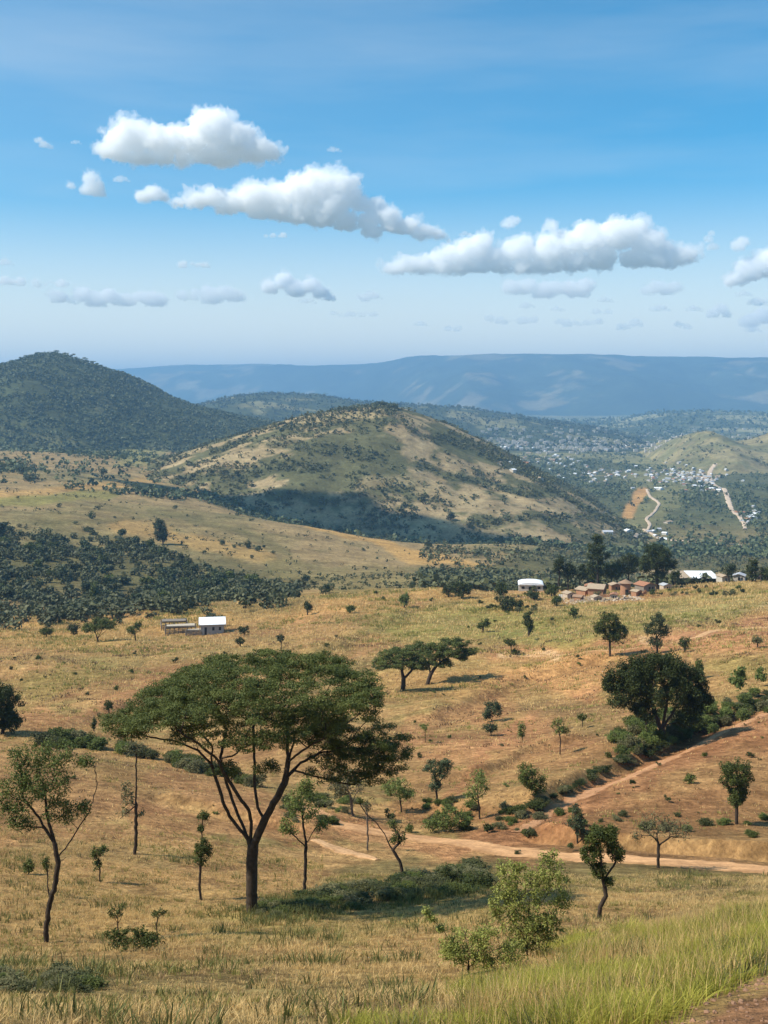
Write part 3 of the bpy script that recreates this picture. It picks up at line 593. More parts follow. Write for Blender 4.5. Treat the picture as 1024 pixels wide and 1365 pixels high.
def blob_clumps(blobs, q, dens, rc, depth=0.9):
    """blobs (x,y,z,rx,ry,rz) in metres -> clump centres through the volume, more near the surface"""
    C = []; R = []
    for (x, y, z, rx, ry, rz) in blobs:
        n = max(8, int(1.5*dens*rx*rz/(rc*rc)))
        d = q.normal(size=(n, 3)); d /= np.linalg.norm(d, axis=1)[:, None]
        r = q.uniform(0.12, 1, n)**0.5; c = d*r[:, None]*np.array([rx-rc*.6, ry-rc*.6, rz-rc*.6]).clip(0.1*rc)
        C.append(c+np.array([x, y, z])); R.append(rc*q.uniform(0.55, 1.15, n))
    return np.concatenate(C), np.concatenate(R)
def tree(name, label, cat, base, stems, blobs, mat, bark='bark', ymin=9, ymax=9000, Y=None, cr=None, leaf=3.2, dens=3.0, cover=1.0, r0=3.0, rtip=0.45, group=None, seed=0,
         flat=1.0, depth=0.95, grow=True, frac=1.0, up=0.5, sink=0.25, power=0.66, trans=None):
    """base (column,row); stems: polylines of (column,row[,depth px]); blobs: (column,row,rx,ry[,depth offset px]) - all read off the photo at this distance"""
    q = np.random.RandomState(seed or int(base[0]*7+base[1]) % 9999)
    x, y_, z = at(base[0], base[1], ymin, ymax) if Y is None else atY(base[0], Y)
    k = y_/F; brow = base[1] if Y is None else YH-z/k
    brow = max(brow, base[1]-2)
    loc = lambda p: ((p[0]-base[0])*k, (p[2] if len(p) > 2 else 0)*k, (brow-p[1])*k)
    root = empty(name, (x, y_, z)); tag(root, label, cat, group)
    B = [(*(loc((b[0], b[1], b[4] if len(b) > 4 else 0))), b[2]*k, b[2]*k*depth, b[3]*k) for b in blobs]
    area = sum(b[2]*b[3]*PI for b in blobs)
    rc = (cr or max(4.0, 0.16*math.sqrt(area)))*k
    C, R = blob_clumps(B, q, dens, rc)
    leaf = leaf*0.86; n = max(3, int(cover*area*11/(leaf*leaf)/len(C)))
    obj('crown', leaf_mesh('crown', C, R, n, leaf*k, M[mat], seed=q.randint(9999), flat=flat, up=up), root)
    sk_ = Skel(); s0 = [loc(p) for p in stems[0]]; s0[0] = (s0[0][0], s0[0][1], -sink-2*k)
    e = sk_.path(s0, -1, 6*k, 0.015, q)
    for st in stems[1:]:
        pts = [loc(p) for p in st]; j = sk_.nearest(pts[0]); sk_.path(pts[1:], j, 6*k, 0.02, q)
    if grow:
        sel = C if frac >= 1 else C[q.rand(len(C)) < frac]
        if len(sel) > 160: sel = sel[q.permutation(len(sel))[:160]]
        lo = int(len(sk_.p)*0.25) if len(stems) == 1 else 0
        sk_.grow(sel, lo, 7*k, 0.08, 0.04, 1.0, q)
    obj('trunk', sk_.mesh('trunk', M[bark], r0*0.72*k, rtip*0.8*k, power), root)
    return root

# --- the big umbrella acacia
def big_acacia():
    q = np.random.RandomState(12); base = (334.5, 1217)
    x, y_, z = at(*base, 30, 80); k = y_/F
    L = lambda px, py, d=0: Vector(((px-base[0])*k, d*k, (base[1]-py)*k))
    root = empty('acacia_tree', (x, y_, z)); tag(root, 'biggest tree, a tall spreading umbrella acacia with a flat feathery crown on forked limbs', 'tree')
    C = []; R = []
    # canopy: a wide shell, domed, drooping far to the left
    cx, cz = 338, 905; RX, RD = 186, 165
    n = 0
    while n < 980:
        a = q.uniform(0, 2*PI); r = math.sqrt(q.uniform(0, 1)); u_, v_ = r*math.cos(a), r*math.sin(a)
        if fbm(np.array([u_*2.2+7]), np.array([v_*2.2]), 3, 3)[0] < -0.4: continue
        if r > 0.82 and vnoise(np.array([a*3.3]), np.array([0.5]), 8)[0] < 0.42: continue
        px = cx+u_*RX*(1.06 if u_ < 0 else 0.93); d = v_*RD
        top = 886+22*r*r+(44*max(0, -u_-0.25)**1.3*1.4 if u_ < 0 else 10*max(0, u_-0.5))-v_*0
        th = 30*(1-r*0.45)
        py = top+q.uniform(-0.1, 1)*th+10*(vnoise(np.array([u_*3]), np.array([v_*3]), 4)[0]-.5)
        C.append(L(px, py, d)); R.append(q.uniform(6, 12)*k); n += 1
    for (bx, by, bd, rx, ry, rd, m) in ((175, 962, -10, 34, 16, 50, 50), (205, 945, -30, 40, 14, 50, 36), (440, 985, 30, 45, 13, 50, 46), (300, 950, 40, 72, 13, 100, 105), (400, 952, -30, 72, 14, 90, 110), (230, 948, 60, 54, 12, 60, 64), (345, 964, -70, 70, 10, 40, 50), (255, 972, -20, 34, 9, 40, 26), (420, 968, 50, 50, 12, 50, 40), (482, 1000, 40, 64, 32, 56, 105), (450, 1024, 20, 50, 26, 40, 48), (512, 1020, 45, 36, 28, 36, 50), (480, 1045, 35, 46, 14, 36, 28), (460, 945, 10, 50, 12, 70, 50),
                                        (240, 952, 20, 40, 10, 60, 26), (311, 1022, -5, 22, 9, 18, 14), (357, 1024, 5, 16, 8, 16, 10), (300, 965, 20, 40, 10, 50, 18), (490, 925, 0, 28, 9, 40, 20), (420, 876, 0, 20, 6, 20, 8)):
        for _ in range(m):
            d = q.normal(size=3); d /= np.linalg.norm(d); r = q.uniform(0, 1)**.4
            C.append(L(bx+d[0]*rx*r, by+d[2]*ry*r, bd+d[1]*rd*r)); R.append(q.uniform(7, 13)*k)
    C = np.array([tuple(c) for c in C]); R = np.array(R)
    obj('crown', leaf_mesh('crown', C, R, np.maximum(40, (R/k)**2*1.25).astype(int), 2.7*k, M['acacia'], 5, flat=0.42, up=1.0, asp=0.5), root)
    s = Skel(); s.path([L(337, 1230), L(335, 1190), L(335.5, 1150), L(337, 1130)], -1, 6*k, 0.01, q)
    def br(*pts, j=None):
        a = s.nearest(L(*pts[0])); return s.path([L(*p) for p in pts[1:]], a, 7*k, 0.012, q)
    br((337, 1130), (345, 1110, -3), (353, 1092, -5), (368, 1064, -8), (380, 1042, -6), (384, 1016, 0), (382, 979, 10), (384, 940, 15))
    br((353, 1092, -5), (343, 1078, 5), (338, 1050, 12), (338, 1020, 14), (336, 974, 14), (326, 955, 10), (315, 947, 0), (296, 938, -15), (280, 925, -30))
    br((336, 974, 14), (345, 950, 40), (352, 925, 70))
    br((337, 1130), (331, 1118, 0), (320, 1105, -2), (306, 1088, 0), (297, 1068, 0), (291, 1048, 2), (281, 1020, 5), (264, 1000, 0), (236, 985, -10), (206, 977, -20), (180, 968, -25))
    br((331, 1118, 0), (318, 1096, 12), (306, 1072, 22), (298, 1052, 26), (290, 1018, 26), (297, 985, 40), (280, 955, 60), (265, 935, 80))
    br((333, 1122, 0), (335, 1095, 0), (333, 1075, -12), (322, 1055, -22), (308, 1030, -28), (296, 1000, -40), (270, 970, -60), (250, 950, -80))
    br((382, 1035, -6), (400, 1020, 10), (430, 1010, 25), (470, 1008, 35), (500, 1012, 42))
    br((384, 1016, 0), (400, 998, -20), (416, 983, -35), (448, 962, -50), (480, 940, -40))
    br((384, 1016, 0), (392, 985, 30), (415, 960, 60), (450, 940, 80))
    br((382, 979, 10), (372, 950, -40), (360, 930, -90))
    br((384, 940, 15), (400, 920, 60), (410, 905, 110))
    br((281, 1020, 5), (285, 990, -15), (262, 965, -10), (235, 948, 10))
    br((264, 1000, 0), (250, 975, 30), (225, 958, 50))
    sel = C[q.permutation(len(C))[:420]].copy(); sel[:, 2] -= 3*k
    s.grow(sel, 12, 11*k, 0.03, 0.035, 1.0, q)
    obj('trunk', s.mesh('trunk', M['bark'], 7.7*k, 0.34*k, 0.64, 9, 1.5), root)
big_acacia()

T_ = tree
# --- foreground trees
T_('slender_tree', 'leaning slender tree at the left edge with yellow-green crown and one long bare side branch', 'tree', (60, 1256), [[(60, 1256), (64, 1215), (73, 1180), (78, 1150), (72, 1120), (62, 1085), (60, 1050)], [(77, 1145), (95, 1120), (104, 1105), (120, 1080), (129, 1050), (127, 1022)], [(72, 1125), (55, 1095), (40, 1075)], [(76, 1150), (88, 1143)]],
   [(55, 1040, 52, 36), (20, 1060, 32, 42), (80, 1080, 32, 26), (70, 1005, 42, 22), (25, 1010, 26, 22), (112, 1015, 18, 10), (110, 1075, 14, 16), (25, 1100, 28, 16)], 'light', Y=None, ymin=25, ymax=60, leaf=3.4, cover=0.5, r0=5.2, cr=11, dens=2.2, depth=0.7)
T_('vine_tree', 'thin straight pole-like tree with sparse hanging twigs, left of the big acacia', 'tree', (180, 1139), [[(180, 1139), (181, 1080), (182, 1040), (182, 1008)], [(181, 1075), (168, 1085), (160, 1092)]],
   [(178, 1000, 18, 10), (170, 1060, 12, 28), (165, 1085, 12, 6), (188, 1085, 8, 6)], 'olive', leaf=3.4, cover=0.34, r0=3.4, cr=6, ymin=40, frac=.5)
T_('two_tier_tree', 'small tree with two stacked round crowns, just left of the big acacia trunk', 'tree', (268, 1200), [[(270, 1200), (266, 1180), (268, 1150), (269, 1110), (270, 1090)]], [(268, 1136, 16, 22), (271, 1088, 10, 10), (268, 1105, 4, 9)], 'mid', leaf=3, cover=1.1, r0=2.6, cr=6, ymin=40)
T_('sapling', 'small bushy sapling with a thin stem, alone in the open grass at the left', 'sapling', (133, 1176), [[(133, 1176), (133, 1155), (131, 1135)]], [(129, 1137, 12, 10), (130, 1153, 8, 9), (138, 1132, 7, 7)], 'mid', leaf=2.8, cover=0.9, r0=1.5, cr=5, ymin=40)
T_('sapling', 'small thin sapling right behind the trunk of the leaning slender tree', 'sapling', (65, 1196), [[(65, 1196), (64, 1170), (62, 1150)]], [(62, 1152, 7, 12)], 'mid', leaf=2.6, cover=0.8, r0=1.4, cr=4, ymin=40)
T_('shrub', 'low upright round shrub left of the leaning slender tree', 'shrub', (38, 1166), [[(38, 1166), (38, 1155)]], [(38, 1155, 9, 11)], 'mid', leaf=2.6, cover=1, r0=1, cr=4, ymin=40)
T_('young_tree', 'young tree with straight thin trunk and pale airy crown, right of the acacia trunk', 'tree', (406, 1198), [[(406, 1198), (407, 1160), (408, 1125), (404, 1095), (400, 1070)], [(408, 1125), (420, 1105), (428, 1090)], [(407, 1130), (390, 1112), (380, 1100)]],
   [(405, 1070, 32, 26), (385, 1100, 20, 16), (428, 1100, 14, 14), (410, 1048, 20, 12)], 'light', leaf=3.2, cover=0.55, r0=3.2, cr=8, ymin=40)
T_('leaning_tree', 'small bent tree leaning left with one leafy spray, beside the shaded thicket', 'tree', (542, 1173), [[(542, 1173), (533, 1148), (520, 1128), (513, 1112), (500, 1095), (488, 1085), (480, 1072)], [(518, 1122), (530, 1112), (536, 1100)]],
   [(530, 1115, 17, 13), (524, 1100, 12, 8), (480, 1068, 8, 6)], 'mid', leaf=3, cover=0.5, r0=3.2, cr=6, ymin=40)
T_('thin_tree', 'thin grey pole tree behind the bent leaning tree', 'tree', (491, 1134), [[(491, 1134), (490, 1100), (489, 1075)]], [(489, 1075, 10, 10)], 'olive', 'bark_grey', leaf=3, cover=0.4, r0=1.7, cr=4, ymin=50)
T_('grey_tree', 'grey-green bare-limbed tree under the dark right side of the big acacia', 'tree', (471, 1088), [[(471, 1088), (468, 1065), (462, 1045)], [(469, 1070), (478, 1050)]], [(464, 1044, 30, 20), (450, 1055, 16, 12)], 'olive', 'bark_grey', leaf=2.8, cover=0.5, r0=2.6, cr=6, ymin=60)
T_('light_tree', 'pale green round-headed tree beyond the dirt road, just right of the big acacia crown', 'tree', (536, 1083), [[(536, 1083), (534, 1070), (532, 1055)]], [(528, 1050, 24, 14), (542, 1058, 14, 12)], 'light', leaf=2.6, cover=0.8, r0=1.6, cr=6, ymin=60)
T_('tree', 'compact dark green tree right of the pale green round-headed tree', 'tree', (583, 1068), [[(583, 1068), (582, 1050), (580, 1035)]], [(583, 1024, 20, 17), (580, 1045, 12, 12), (596, 1018, 10, 9)], 'blue', leaf=2.6, cover=1.0, r0=2, cr=6, ymin=60)
T_('tree', 'airy yellow-green tree with see-through crown, right of the compact dark green tree', 'tree', (640, 1092), [[(640, 1092), (638, 1070), (636, 1050)]], [(638, 1045, 19, 22), (626, 1060, 12, 14)], 'light', leaf=2.6, cover=0.42, r0=1.6, cr=6, ymin=60)
T_('shrub', 'wide pale green shrub below the airy yellow-green tree, at the edge of the dirt road', 'shrub', (600, 1108), [[(600, 1108), (600, 1096)]], [(600, 1090, 26, 18), (580, 1100, 20, 9), (622, 1098, 10, 10)], 'light', leaf=2.6, cover=0.9, r0=1, cr=6, ymin=60)
T_('shrub', 'leaning grey-green shrub on the red bank left of the track', 'shrub', (712, 1062), [[(712, 1062), (706, 1040)]], [(702, 1032, 20, 17), (716, 1046, 18, 15)], 'mid', leaf=2.6, cover=0.95, r0=1, cr=6, ymin=60)
T_('tree', 'slender pale sapling with an airy crown in the middle of the dry field', 'tree', (747, 1006), [[(747, 1006), (747, 985), (744, 970)]], [(744, 968, 13, 13), (754, 974, 8, 7)], 'light', leaf=2.2, cover=0.5, r0=1.1, cr=4, ymin=80)
T_('sapling', 'small round sapling just right of the slender pale one in the dry field', 'sapling', (776, 971), [[(776, 971), (776, 955)]], [(776, 955, 9, 6)], 'mid', leaf=2.2, cover=1, r0=.9, cr=3, ymin=80)
T_('sapling', 'small oval bright sapling left of the slender pale one', 'sapling', (696, 990), [[(696, 990), (696, 975)]], [(695, 973, 8, 12)], 'light', leaf=2.2, cover=.8, r0=.9, cr=4, ymin=80)
T_('bush', 'dark rounded bush on the slope right of the paired acacias, upper one of two', 'bush', (655, 962), [[(655, 962), (657, 950)]], [(658, 945, 17, 12), (650, 952, 10, 9)], 'blue', leaf=2.3, cover=1.2, r0=1, cr=5, ymin=80)
T_('bush', 'small dark rounded bush on the slope, lower one of two right of the paired acacias', 'bush', (655, 981), [[(655, 981), (655, 972)]], [(654, 970, 11, 9)], 'blue', leaf=2.3, cover=1.2, r0=1, cr=4, ymin=80)
T_('sapling', 'faint thin sapling with a tiny crown below the paired acacias', 'sapling', (568, 990), [[(568, 990), (567, 972)]], [(567, 969, 9, 6)], 'light', leaf=2.2, cover=.6, r0=.7, cr=3, ymin=80)
T_('broad_tree', 'broad very dark dense tree with several trunks on the green bank at the right', 'tree', (882, 986), [[(882, 986), (884, 965), (888, 945), (890, 920)], [(880, 978), (874, 955), (868, 930)], [(882, 970), (900, 945), (915, 930)]],
   [(880, 908, 56, 40), (845, 902, 36, 32), (835, 925, 32, 26), (912, 915, 38, 34), (926, 938, 26, 24), (862, 885, 28, 22), (893, 884, 26, 20), (860, 948, 26, 18), (938, 928, 15, 20), (918, 958, 24, 14), (816, 908, 18, 18)], 'dark', leaf=3, cover=1.35, r0=6.5, cr=9, dens=3, ymin=80, seed=5)
#, 'dark', leaf=3, cover=1.25, r0=6.5, cr=10, dens=2.6, ymin=80, seed=5)
T_('thin_tree', 'thin dark tree standing under the left side of the broad very dark tree', 'tree', (862, 980), [[(862, 980), (862, 960), (858, 945)]], [(856, 942, 14, 12)], 'dark', leaf=2.6, cover=.9, r0=2.4, cr=5, ymin=80)
T_('tree', 'round-headed bright green tree by the sandy track, above and left of the broad dark tree', 'tree', (813, 874), [[(813, 874), (813, 858), (812, 845)]], [(812, 828, 17, 17), (800, 838, 13, 12), (826, 842, 15, 12), (814, 848, 18, 10)], 'mid', leaf=2.4, cover=1.15, r0=2, cr=5, ymin=120)
T_('tree', 'tall olive tree standing right behind the crown of the broad dark tree', 'tree', (876, 872), [[(876, 880), (876, 860), (875, 845)]], [(876, 826, 13, 11), (868, 838, 12, 10), (884, 840, 11, 12), (874, 855, 13, 10)], 'blue', leaf=2.3, cover=1.0, r0=1.8, cr=5, ymin=120)
T_('tree', 'narrow upright dark tree on the green field, nearest below the huts', 'tree', (705, 849), [[(705, 849), (705, 838)]], [(704, 825, 9, 14), (708, 836, 7, 8)], 'dark', leaf=2.2, cover=1.2, r0=2, cr=4, ymin=150)
T_('bush', 'round dark bush on the green field right of the narrow upright tree', 'bush', (765, 824), [[(765, 824), (765, 818)]], [(765, 816, 9, 8)], 'mid', leaf=2, cover=1.3, r0=.7, cr=3.5, ymin=150)
T_('tree', 'small lopsided tree on the green field left of the narrow upright tree', 'tree', (643, 843), [[(643, 843), (645, 832)]], [(647, 830, 9, 7), (640, 834, 5, 6)], 'mid', leaf=2, cover=1.2, r0=1.4, cr=3.5, ymin=150)
T_('tree', 'small flat-topped tree with a second tuft beneath, at the left end of the sandy track', 'tree', (683, 873), [[(683, 873), (681, 862)]], [(682, 856, 12, 6), (688, 868, 8, 4)], 'mid', leaf=2, cover=1.1, r0=1, cr=3.5, ymin=120)
T_('tree', 'small round tree on bare orange soil right of the tall olive tree', 'tree', (913, 870), [[(913, 870), (913, 862)]], [(913, 857, 10, 9)], 'dark', leaf=2, cover=1.1, r0=1.4, cr=3.5, ymin=120)
T_('tree', 'small brownish round tree on the bare soil at the right edge', 'tree', (1010, 864), [[(1010, 864), (1010, 858)]], [(1010, 854, 9, 7)], 'olive', leaf=2, cover=1.2, r0=1.2, cr=3.5, ymin=120)
T_('clipped_tree', 'dense egg-shaped tree with a bright green top on the slope at the right edge', 'tree', (983, 1099), [[(983, 1099), (982, 1080), (981, 1060)]], [(981, 1035, 25, 26), (982, 1060, 18, 20)], 'mid', leaf=2.8, cover=1.7, r0=3, cr=7, dens=3.5, ymin=50, up=.8)
T_('bare_tree', 'nearly bare spreading tree standing at the roadside in front of the dirt road', 'tree', (878, 1157), [[(878, 1157), (878, 1128), (875, 1110)], [(878, 1126), (895, 1115), (920, 1118)], [(878, 1122), (862, 1108), (855, 1098)]],
   [(872, 1100, 32, 20), (905, 1105, 24, 16), (850, 1115, 12, 9)], 'olive', 'bark', leaf=2.6, cover=0.22, r0=2.8, cr=7, ymin=45, dens=4)
T_('tree', 'lopsided dense tree with bright top and crooked dark trunk, before the dirt road', 'tree', (799, 1234), [[(799, 1236), (800, 1215), (808, 1200), (806, 1185), (802, 1160), (800, 1130)], [(805, 1180), (818, 1160), (824, 1145)]],
   [(800, 1120, 24, 22), (822, 1140, 17, 18), (788, 1145, 18, 18), (798, 1165, 15, 14), (812, 1180, 10, 7), (812, 1115, 16, 12)], 'mid', leaf=3, cover=1.35, r0=4, cr=7, dens=3.2, Y=40, up=.7)
T_('blue_tree', 'blue-green pointed small tree just behind the left shoulder of the lopsided dense tree', 'tree', (770, 1128), [[(770, 1128), (769, 1100), (767, 1078)]], [(768, 1078, 8, 9), (768, 1096, 15, 13), (774, 1108, 12, 10)], 'blue', leaf=2.6, cover=.9, r0=1.8, cr=5, ymin=50)
T_('shrub', 'big light-leaved flowering shrub rising from the green grass in the foreground', 'shrub', (702, 1318), [[(702, 1318), (702, 1280), (706, 1240), (708, 1205)], [(702, 1290), (685, 1260), (675, 1235)], [(704, 1260), (730, 1230), (748, 1205)], [(702, 1295), (722, 1270), (740, 1252)]],
   [(700, 1215, 44, 30), (735, 1207, 30, 28), (675, 1228, 30, 28), (715, 1255, 40, 30), (690, 1268, 32, 24), (732, 1180, 18, 14), (680, 1195, 22, 14), (750, 1237, 16, 20), (712, 1288, 34, 20), (690, 1300, 30, 14), (735, 1275, 22, 22), (660, 1250, 14, 18)], 'fresh', 'bark', Y=24, leaf=3.7, cover=.5, r0=2.4, cr=7, dens=3.0, up=.6)
T_('shrub', 'rounded bright green bush with one shoot reaching up left, beside the big foreground shrub', 'shrub', (625, 1322), [[(625, 1322), (625, 1295), (622, 1275)], [(622, 1300), (600, 1275), (580, 1250), (568, 1234)], [(626, 1300), (645, 1280)]],
   [(620, 1282, 38, 26), (648, 1270, 26, 24), (602, 1290, 24, 20), (642, 1300, 32, 16), (680, 1290, 26, 22), (575, 1245, 9, 8), (568, 1236, 6, 7), (588, 1258, 7, 6)], 'fresh', 'bark', Y=22, leaf=3.8, cover=.6, r0=2.2, cr=8, dens=3.0, up=.6)
T_('shrub', 'low wide dark green bush in the left foreground with two small trees behind it', 'shrub', (178, 1268), [[(178, 1268), (178, 1255)]], [(172, 1250, 30, 14), (200, 1252, 20, 14), (150, 1246, 14, 8)], 'mid', leaf=3.4, cover=.9, r0=1, cr=6, ymin=25)
T_('sapling', 'thin-branched sapling with a small dome crown, left one of two behind the low wide bush', 'sapling', (158, 1242), [[(158, 1242), (157, 1225)], [(158, 1232), (150, 1218)], [(158, 1232), (165, 1216)]], [(156, 1214, 15, 11)], 'mid', leaf=3, cover=.5, r0=1.4, cr=5, ymin=25)
T_('sapling', 'thin crooked sapling with a flat tuft, right one of two behind the low wide bush', 'sapling', (209, 1243), [[(209, 1243), (209, 1230), (213, 1220)]], [(213, 1217, 13, 6)], 'mid', leaf=3, cover=.8, r0=1.3, cr=4, ymin=25)
for (lb, x, y, w, h) in (('dark bush in the shaded thicket behind the bent leaning tree, taller of two', 598, 1180, 22, 14), ('dark bush at the right end of the shaded thicket, lower of two', 640, 1184, 26, 12)):
    T_('bush', lb, 'bush', (x, y), [[(x, y), (x, y-8)]], [(x, y-10, w, h)], 'dark', leaf=2.8, cover=1.2, r0=1, cr=5, ymin=35)
T_('tree', 'very dark round tree cut by the left edge beyond the slender tree', 'tree', (4, 978), [[(4, 978), (3, 955)]], [(2, 942, 33, 36), (-12, 925, 30, 28), (14, 958, 20, 20)], 'dark', leaf=3, cover=1.4, r0=4, cr=8, ymin=95, ymax=112)
# --- the paired acacias
T_('acacia_tree', 'left one of the paired flat-topped acacias in the middle of the dry field', 'tree', (537, 921), [[(537, 921), (538, 905), (535, 892), (525, 882)], [(539, 908), (548, 895), (556, 884)], [(537, 900), (538, 884)]],
   [(538, 878, 44, 13, 0), (518, 885, 27, 11), (556, 884, 30, 13), (548, 868, 32, 9), (530, 870, 26, 8)], 'acacia', 'bark', leaf=2.3, cover=1.5, r0=4.2, cr=6, ymin=120, flat=.5, depth=1.0, up=1.0, group='pair of flat-topped acacias')
T_('acacia_tree', 'right one of a pair of flat-topped acacias, its crown stretched out to the right', 'tree', (569, 913), [[(569, 913), (574, 900), (582, 888), (592, 880)], [(573, 902), (572, 888)]],
   [(600, 867, 38, 13), (575, 870, 28, 13), (588, 884, 22, 8), (619, 872, 19, 11), (562, 860, 22, 7), (603, 857, 30, 7)], 'acacia', 'bark', leaf=2.3, cover=1.5, r0=3.6, cr=6, ymin=120, flat=.5, depth=1.0, up=1.0, group='pair of flat-topped acacias')
# --- left field
T_('tree', 'many-stemmed flat tree casting a dark shadow, left of the white-roofed shed', 'tree', (132, 856), [[(132, 856), (128, 845), (122, 838)], [(133, 852), (136, 840)], [(133, 850), (144, 838)]], [(128, 836, 18, 9), (146, 832, 13, 9), (116, 838, 10, 8), (133, 828, 14, 6)], 'mid', leaf=2.1, cover=1.2, r0=1.5, cr=4, ymin=150)
T_('tree', 'round bush-like tree touching the many-stemmed flat tree on its left', 'tree', (99, 848), [[(99, 848), (99, 842)]], [(99, 838, 10, 9)], 'dark', leaf=2.1, cover=1.2, r0=1, cr=3.5, ymin=150)
T_('bush', 'round grey-green bush farthest left of the row left of the shed', 'bush', (62, 850), [[(62, 850), (62, 845)]], [(62, 841, 11, 8)], 'mid', leaf=2.1, cover=1.1, r0=1, cr=3.5, ymin=150)
T_('tree', 'small tree standing between the many-stemmed flat tree and the wooden pens', 'tree', (181, 855), [[(181, 855), (180, 845)]], [(179, 838, 11, 9), (185, 832, 6, 5)], 'mid', leaf=2.1, cover=.9, r0=1.4, cr=4, ymin=150)
T_('tree', 'round small tree with a shadow, above the left wing of the big acacia', 'tree', (146, 952), [[(146, 952), (145, 945)]], [(144, 941, 9, 8)], 'dark', leaf=2.1, cover=1.2, r0=1.3, cr=3.5, ymin=100)
T_('tree', 'smaller oval tree just left of the round one with a shadow', 'tree', (126, 975), [[(126, 975), (125, 967)]], [(125, 964, 6, 8)], 'dark', leaf=2.1, cover=1.2, r0=1, cr=3.5, ymin=100)
T_('bush', 'dark round bush close to the right end of the shed, upper one of two', 'bush', (326, 847), [[(326, 847), (326, 843)]], [(326, 840, 10, 7)], 'dark', leaf=2, cover=1.2, r0=1, cr=3.5, ymin=150)
T_('tree', 'little round tree on a thin stem below the dark bush right of the shed', 'tree', (322, 863), [[(322, 863), (320, 856)]], [(320, 854, 8, 6)], 'dark', leaf=2, cover=1.2, r0=1.1, cr=3, ymin=150)
T_('tree', 'thin-stemmed little tree with a ball crown, directly above the top of the big acacia', 'tree', (375, 868), [[(375, 868), (375, 852)]], [(374, 850, 7, 7)], 'blue', leaf=2, cover=1, r0=1, cr=3, ymin=150)
for lb, x, y, w, h in (('dark rounded tree right behind the shed roof, left of two', 281, 833, 11, 9), ('dark rounded tree right behind the shed roof, right of two', 294, 834, 9, 7)):
    T_('tree', lb, 'tree', (x, y), [[(x, y), (x, y-6)]], [(x, y-9, w, h)], 'blue', leaf=2, cover=1.2, r0=1, cr=3.5, Y=at(283, 846, 200, 420)[1]+16)
T_('palm_like_tree', 'tiny thin-stemmed tree on the crest right behind the shed', 'tree', (327, 817), [[(327, 817), (327, 806)]], [(327, 804, 7, 4)], 'dark', leaf=2, cover=.9, r0=.8, cr=2.5, ymin=150)
# --- crest and hut trees
for lb, x, y, w, h, mt in (
 ('round dark tree on the crest above the top right of the big acacia', 410, 820, 7, 10, 'dark'), ('low round bush below the crest, right of the round dark crest tree', 467, 818, 9, 6, 'mid'),
 ('pale airy tree on the crest left of the cluster of dark round trees', 539, 810, 9, 11, 'light'), ('large dark round tree on the crest in the middle of the photo', 615, 798, 17, 13, 'dark'),
 ('dark round tree touching the large one on the crest, at its left', 598, 796, 12, 10, 'dark'), ('dark tree on the green rise left of the dome-roofed house', 668, 797, 11, 13, 'dark'),
 ('dark sprawling bush below the dome-roofed house, lower one', 676, 814, 15, 10, 'dark'), ('dark bush beside the sprawling one below the dome-roofed house', 690, 812, 10, 7, 'dark'),
 ('round tree right in front of the dome-roofed house, at its right side', 735, 796, 12, 10, 'mid'), ('rounded bush on the field edge right of the dome-roofed house', 742, 808, 10, 8, 'mid'),
 ('round bush below the rubble walls', 712, 800, 9, 7, 'dark'), ('dark upright tree right behind the dome-roofed house', 745, 772, 9, 18, 'dark'), ('dark tree left of the tall pointed one', 757, 776, 11, 15, 'dark'),
 ('low green tree behind the rubble walls, left of the terracotta hut', 790, 776, 18, 14, 'mid'), ('grey-green tree behind the terracotta hut', 815, 774, 18, 15, 'mid'), ('grey-green tree behind the rubble walls, next to the tall pointed tree', 773, 776, 12, 14, 'blue'),
 ('dense tree between the tall pointed tree and the great round tree', 838, 768, 20, 17, 'dark'), ('small dark tree right of the great round tree', 900, 776, 9, 10, 'dark'),
 ('dark tree with two tiers at the right edge beside the houses', 1003, 782, 10, 20, 'dark'), ('wide dark tree among the houses right of the long shed', 972, 768, 13, 10, 'blue'), ('dark bush at the right edge beyond the houses', 1020, 790, 9, 12, 'mid')):
    T_('tree' if h > 9 else 'bush', lb, 'tree' if h > 9 else 'bush', (x, y), [[(x, y+3), (x, y-h*0.7)]], [(x, y-h*0.95, w, h*0.95), (x+w*.3, y-h*1.2, w*.6, h*.55)], mt, leaf=2.1, cover=1.15, r0=1.3, cr=4.0, Y=(None if y >= 796 else 432 if y > 780 else 442), ymin=250)
T_('pointed_tree', 'tall dark pointed tree standing over the hut trees', 'tree', (797, 782), [[(797, 782), (797, 740)]], [(797, 718, 9, 8), (796, 730, 14, 10), (797, 742, 18, 10), (796, 754, 16, 8)], 'dark', leaf=2.2, cover=1.3, r0=2, cr=4.5, Y=438)
T_('round_tree', 'great dark round-crowned tree beside the huts, the largest of the village', 'tree', (876, 786), [[(876, 786), (876, 765), (875, 752)]], [(876, 745, 26, 18), (862, 752, 16, 13), (890, 752, 16, 13), (876, 733, 20, 10), (880, 765, 13, 8)], 'dark', leaf=2.2, cover=1.3, r0=3.2, cr=5, Y=425)
